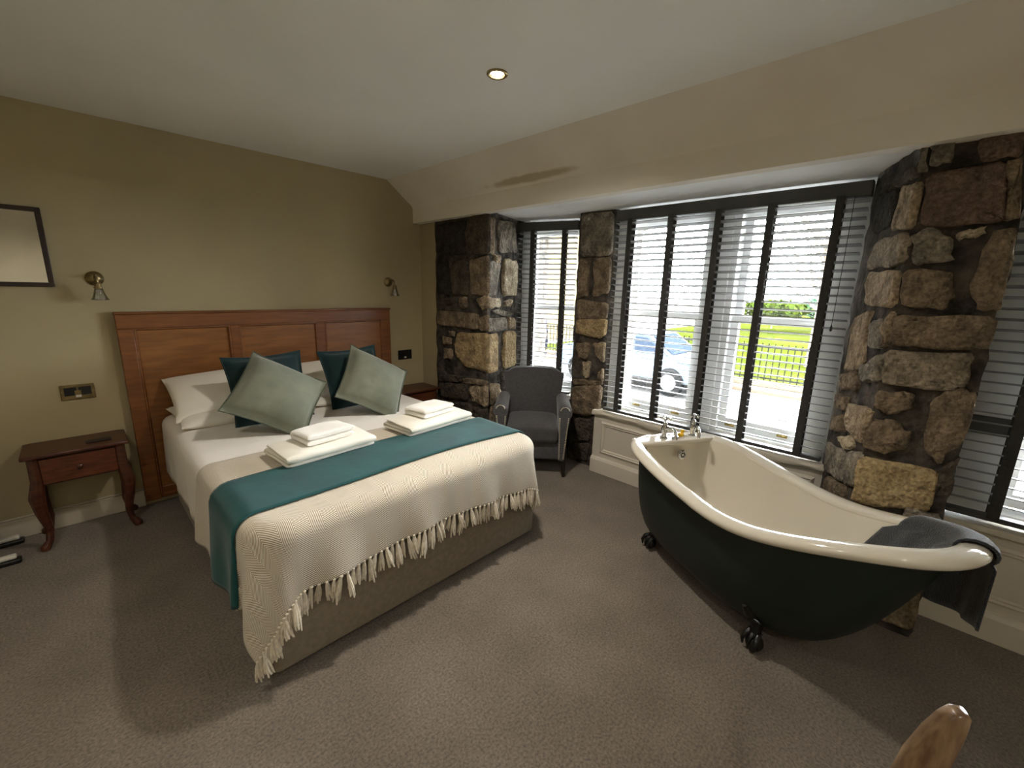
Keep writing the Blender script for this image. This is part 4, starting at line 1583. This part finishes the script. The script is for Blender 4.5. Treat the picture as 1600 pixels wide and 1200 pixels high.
for x in (-.20, .20):
    post(G(), x).obj('back_post', M['chairwood'], wc, ang=50)
G().rbox((-.20, 0, .445), (.42, .42, .03), .012, 2, 3).obj('seat', M['chairwood'], wc)
for zz, xo in ((.56, .064), (.66, .068), (.75, .076)):
    G().rbox((xo, 0, zz), (.016, .38, .05), .006, 2, 3, fn=lambda p: (p[0] + .02 * (1 - (p[1] / .19) ** 2), p[1], p[2])).obj('back_slat', M['chairwood'], wc)
for x in (.0, -.37):
    for y in (-.18, .18):
        G().tube([(x, y, .44), (x, y * 1.04, .2), (x, y * 1.08, 0)], [.022, .02, .015], 10).obj('leg', M['chairwood'], wc)

# ------------------------------------------------------------------ outside
ZG = -.87
og = struct(G().box(3.6, 120, -60, 90, ZG - .3, ZG - .02).obj('ground', M['pavement'], smooth=False))
og['label'] = 'pale pavement outside the windows'
struct(G().box(5.6, 11.5, -60, 90, ZG - .02, ZG - .005).obj('road', M['asphalt'], smooth=False))
g = G().box(11.5, 11.62, -60, 90, ZG - .02, ZG + .09)
struct(g.obj('kerb', M['kerb'], smooth=False))
rows = []
for i in range(41):
    x = 12.9 + 42 * i / 40
    rows.append([(x, y, ZG + .02 + .6 * (i / 40) ** 1.3 + .15 * math.sin(x * .3 + y * .17) * (i / 40)) for y in np.linspace(-50, 12, 50)])
lawn = G().grid(rows).obj('lawn', M['grass'])
lawn['kind'] = 'stuff'
tag(lawn, 'bright green lawn beyond the railings', 'lawn')
fx = 12.7
fe = thing('railing', 'low black iron railing between the road and the lawn', 'fence', (fx, 2, ZG))
g = G()
for z in (.18, 1.0):
    g.box(fx - .02, fx + .02, -14, 11, ZG + z, ZG + z + .035)
g.obj('rails', M['iron'], fe, smooth=False)
g = G()
y = -14
while y < 11:
    g.box(fx - .011, fx + .011, y - .011, y + .011, ZG, ZG + 1.12)
    y += .15
o = g.obj('bars', M['iron'], fe, smooth=False)
o['kind'] = 'stuff'
g = G().box(fx - .25, fx + .15, -14, 11, ZG, ZG + .10)
g.obj('coping', M['kerb'], fe, smooth=False)


def tree(x, y, h, cr, m, label, nleaf=900, seed=1, bare=False, z0=ZG):
    r = np.random.default_rng(seed)
    t = thing('tree', label, 'tree', (x, y, z0), group='trees beyond the lawn')
    g = G()
    g.tube([(x, y, z0), (x + .05 * h * .1, y, z0 + h * .3), (x, y + .03 * h, z0 + h * .62)], [.035 * h, .026 * h, .012 * h], 8)
    tips = []
    for k in range(22 if bare else 10):
        a = r.uniform(0, 2 * PI)
        zb = z0 + h * r.uniform(.25, .6)
        ln = cr * r.uniform(.6, 1)
        p0 = (x, y, zb)
        p1 = (x + ln * .5 * math.cos(a), y + ln * .5 * math.sin(a), zb + h * .14)
        p2 = (x + ln * math.cos(a + .2), y + ln * math.sin(a + .2), zb + h * r.uniform(.2, .4))
        g.tube([p0, p1, p2], [.009 * h, .006 * h, .002 * h], 5)
        tips.append((p1, p2))
        if bare:
            for q in range(5):
                b_ = r.uniform(0, 2 * PI)
                e = tuple(p1[i] + (p2[i] - p1[i]) * r.uniform(0, 1) for i in range(3))
                g.tube([e, (e[0] + .3 * ln * math.cos(b_), e[1] + .3 * ln * math.sin(b_), e[2] + r.uniform(.02, .1) * h)], [.003 * h, .001 * h], 4)
    g.obj('trunk_and_branches', M['bark'], t)
    if not bare:
        lf = G()
        for k in range(nleaf):
            d = r.normal(0, 1, 3)
            d /= np.linalg.norm(d)
            rad = cr * (.55 + .45 * r.random()) * (1 + .15 * math.sin(d[0] * 6) * math.sin(d[1] * 5 + 1))
            c = np.array([x, y, z0 + h * .68]) + d * rad * np.array([1, 1, h * .34 / cr])
            u = r.normal(0, 1, 3)
            u /= np.linalg.norm(u)
            w = np.cross(u, r.normal(0, 1, 3))
            w /= np.linalg.norm(w)
            s_ = cr * .10
            lf.add([tuple(c - u * s_), tuple(c + w * s_ * .6), tuple(c + u * s_), tuple(c - w * s_ * .6)], [(0, 1, 2, 3)])
        o_ = lf.obj('foliage', m, t, smooth=False, weld=False)
        o_['kind'] = 'stuff'
    return t


tree(30, 7.0, 1.7, 1.9, M['leaf'], 'low round light green tree beyond the lawn, left of the blue-green one', seed=2, z0=ZG + .35)
tree(33, 5.2, 1.9, 1.3, M['leaf2'], 'low blue-green tree beyond the lawn, seen through the wide window', seed=3, z0=ZG + .35)
tree(29, 2.4, 1.7, 2.2, M['leaf'], 'broad yellow-green tree beyond the lawn, right of the blue-green one', seed=4, z0=ZG + .3)
tree(26, 9.2, 4.4, .9, M['leaf'], 'slim leafy tree near the centre of the wide window', seed=5, z0=ZG + .25, nleaf=350)
tree(17, 2.6, 6.5, 2.4, M['leaf'], 'bare branching tree seen at the top of the wide window', seed=6, bare=True, z0=ZG + .05)
tree(36, -6, 2.0, 2.4, M['leaf'], 'leafy tree beyond the lawn at the far right', seed=7, z0=ZG + .4)

# sandstone house across the road seen in the left part of the windows
hs = thing('house', 'pale sandstone house across the road with slate roof', 'house', (19, 21, ZG))
G().box(15.5, 24, 13, 32, ZG, 5.0).obj('wall', M['housestone'], hs, smooth=False)
G().prism([(15.2, 12.7), (24.3, 12.7), (24.3, 32.3), (15.2, 32.3)], 5.0, 5.2).obj('eaves', M['kerb'], hs, smooth=False)
n_ = [(15.2, 5.2), (24.3, 5.2), (19.7, 8.2)]
G().prism_y(n_, 12.7, 32.3).obj('roof', M['slate'], hs, smooth=False)
for yy in (14.6, 17.6, 20.6, 23.6, 26.6, 29.6):
    for zz in (.1, 2.9):
        wf = G().box(15.42, 15.52, yy - .6, yy + .6, zz, zz + 1.5).obj('window', M['sash'], hs, smooth=False)
        G().box(15.40, 15.45, yy - .5, yy + .5, zz + .1, zz + .72).obj('pane', M['houseglass'], wf, smooth=False)
        G().box(15.40, 15.45, yy - .5, yy + .5, zz + .78, zz + 1.4).obj('pane', M['houseglass'], wf, smooth=False)

# parked car by the near kerb
cr_ = thing('car', 'pale blue car parked on the road outside the wide window', 'car', (10.3, 5.4, ZG), local=True)
prof = [(-2.0, .35), (-2.02, .62), (-1.9, .80), (-1.25, .92), (-.65, 1.36), (.75, 1.40), (1.45, .98), (1.95, .88), (2.05, .60), (2.0, .35)]
g = G()
rows = []
for xx, k in ((-.80, .93), (-.86, .99), (-.5, 1.0), (.5, 1.0), (.86, .99), (.80, .93)):
    rows.append([(xx * (1 if z < .95 else .86), y * k, .35 + (z - .35) * (k if abs(xx) > .83 else 1.0)) for y, z in prof])
g.grid(rows, closev=True, capstart=True, capend=True)
g.obj('car_body', M['carpaint'], cr_, ang=35)
for sx in (-1, 1):
    g = G().add([(sx * .80, -1.10, .95), (sx * .80, 1.25, 1.0), (sx * .755, .70, 1.32), (sx * .755, -.62, 1.30)], [(0, 1, 2, 3)])
    g.obj('side_glass', M['carglass'], cr_, smooth=False, solid=.02)
g = G().add([(-.66, -1.24, .95), (.66, -1.24, .95), (.60, -.70, 1.34), (-.60, -.70, 1.34)], [(0, 1, 2, 3)])
g.obj('windscreen', M['carglass'], cr_, smooth=False, solid=.02)
g = G().add([(-.66, 1.44, 1.0), (.66, 1.44, 1.0), (.60, .82, 1.38), (-.60, .82, 1.38)], [(0, 1, 2, 3)])
g.obj('rear_glass', M['carglass'], cr_, smooth=False, solid=.02)
for yy in (-1.28, 1.28):
    for sx in (-1, 1):
        wl = G().lathe([(.0, .0), (.22, 0), (.31, .02), (.33, .06), (.33, .16), (.31, .2), (.0, .2)], 20, (sx * .78 - .1, yy, .33), axis='x', cap=False).obj('wheel', M['rubber'], cr_)
        G().lathe([(0, 0), (.19, 0), (.19, .23), (0, .23)], 16, (sx * .78 - .115, yy, .33), axis='x', cap=False).obj('hub', M['chrome'], wl)

# person on the far pavement, seen through the narrow window
def person(x, y, label, top, legs):
    r = thing('person', label, 'person', (x, y, ZG), math.radians(200), local=True)
    V = {'pel': (0, 0, .95, .13), 'wst': (0, 0, 1.10, .13), 'chs': (0, 0, 1.32, .155), 'nck': (0, .0, 1.50, .055), 'hd1': (0, .02, 1.58, .075), 'hd2': (0, .02, 1.68, .085), 'hd3': (0, .01, 1.74, .05),
         'hL': (-.10, 0, .90, .095), 'kL': (-.11, .10, .50, .062), 'aL': (-.11, .02, .09, .042), 'tL': (-.11, .15, .04, .038),
         'hR': (.10, 0, .90, .095), 'kR': (.11, -.02, .50, .062), 'aR': (.11, -.16, .11, .042), 'tR': (.11, -.04, .04, .038),
         'sL': (-.19, 0, 1.40, .065), 'eL': (-.25, -.08, 1.14, .045), 'wL': (-.23, .08, .93, .034), 'fL': (-.22, .13, .86, .03),
         'sR': (.19, 0, 1.40, .065), 'eR': (.25, -.05, 1.14, .045), 'wR': (.24, .12, .95, .034), 'fR': (.23, .17, .88, .03)}
    E_ = [('pel', 'wst'), ('wst', 'chs'), ('chs', 'nck'), ('nck', 'hd1'), ('hd1', 'hd2'), ('hd2', 'hd3'), ('pel', 'hL'), ('hL', 'kL'), ('kL', 'aL'), ('aL', 'tL'),
          ('pel', 'hR'), ('hR', 'kR'), ('kR', 'aR'), ('aR', 'tR'), ('chs', 'sL'), ('sL', 'eL'), ('eL', 'wL'), ('wL', 'fL'), ('chs', 'sR'), ('sR', 'eR'), ('eR', 'wR'), ('wR', 'fR')]
    names = list(V)
    me = bpy.data.meshes.new('body')
    me.from_pydata([V[n][:3] for n in names], [(names.index(a), names.index(b)) for a, b in E_], [])
    o_ = bpy.data.objects.new('body', me)
    COL.objects.link(o_)
    o_.parent = r
    md = o_.modifiers.new('skin', 'SKIN')
    for i, n in enumerate(names):
        me.skin_vertices[0].data[i].radius = (V[n][3], V[n][3])
    me.skin_vertices[0].data[0].use_root = True
    md.use_smooth_shade = True
    s2 = o_.modifiers.new('sub', 'SUBSURF')
    s2.levels = 1
    s2.render_levels = 1
    me.materials.append(top)
    g = G()
    g.ball((0, .02, 1.66), .098, 12, (.86, 1, 1.2))
    g.ball((0, .115, 1.655), .014, 6, (1, 1, 1.4))
    g.ball((-.088, .02, 1.65), .018, 6, (.5, 1, 1.4))
    g.ball((.088, .02, 1.65), .018, 6, (.5, 1, 1.4))
    g.obj('face', M['skin'], r, ang=80)
    G().ball((0, -.005, 1.70), .105, 12, (.92, 1, .95)).obj('hair', M['hair'], r, ang=80)
    for nm, a, b in (('L', 'hL', 'kL'), ('R', 'hR', 'kR')):
        k_, a_ = V['k' + nm], V['a' + nm]
        h_ = V['h' + nm]
        G().tube([h_[:3], k_[:3], a_[:3]], [.125, .085, .062], 10).obj('trouser_leg', legs, r, ang=80)
    return r


person(12.0, 10.1, 'person in a blue coat walking on the far pavement, seen through the narrow window', M['coat_blue'], M['trousers'])
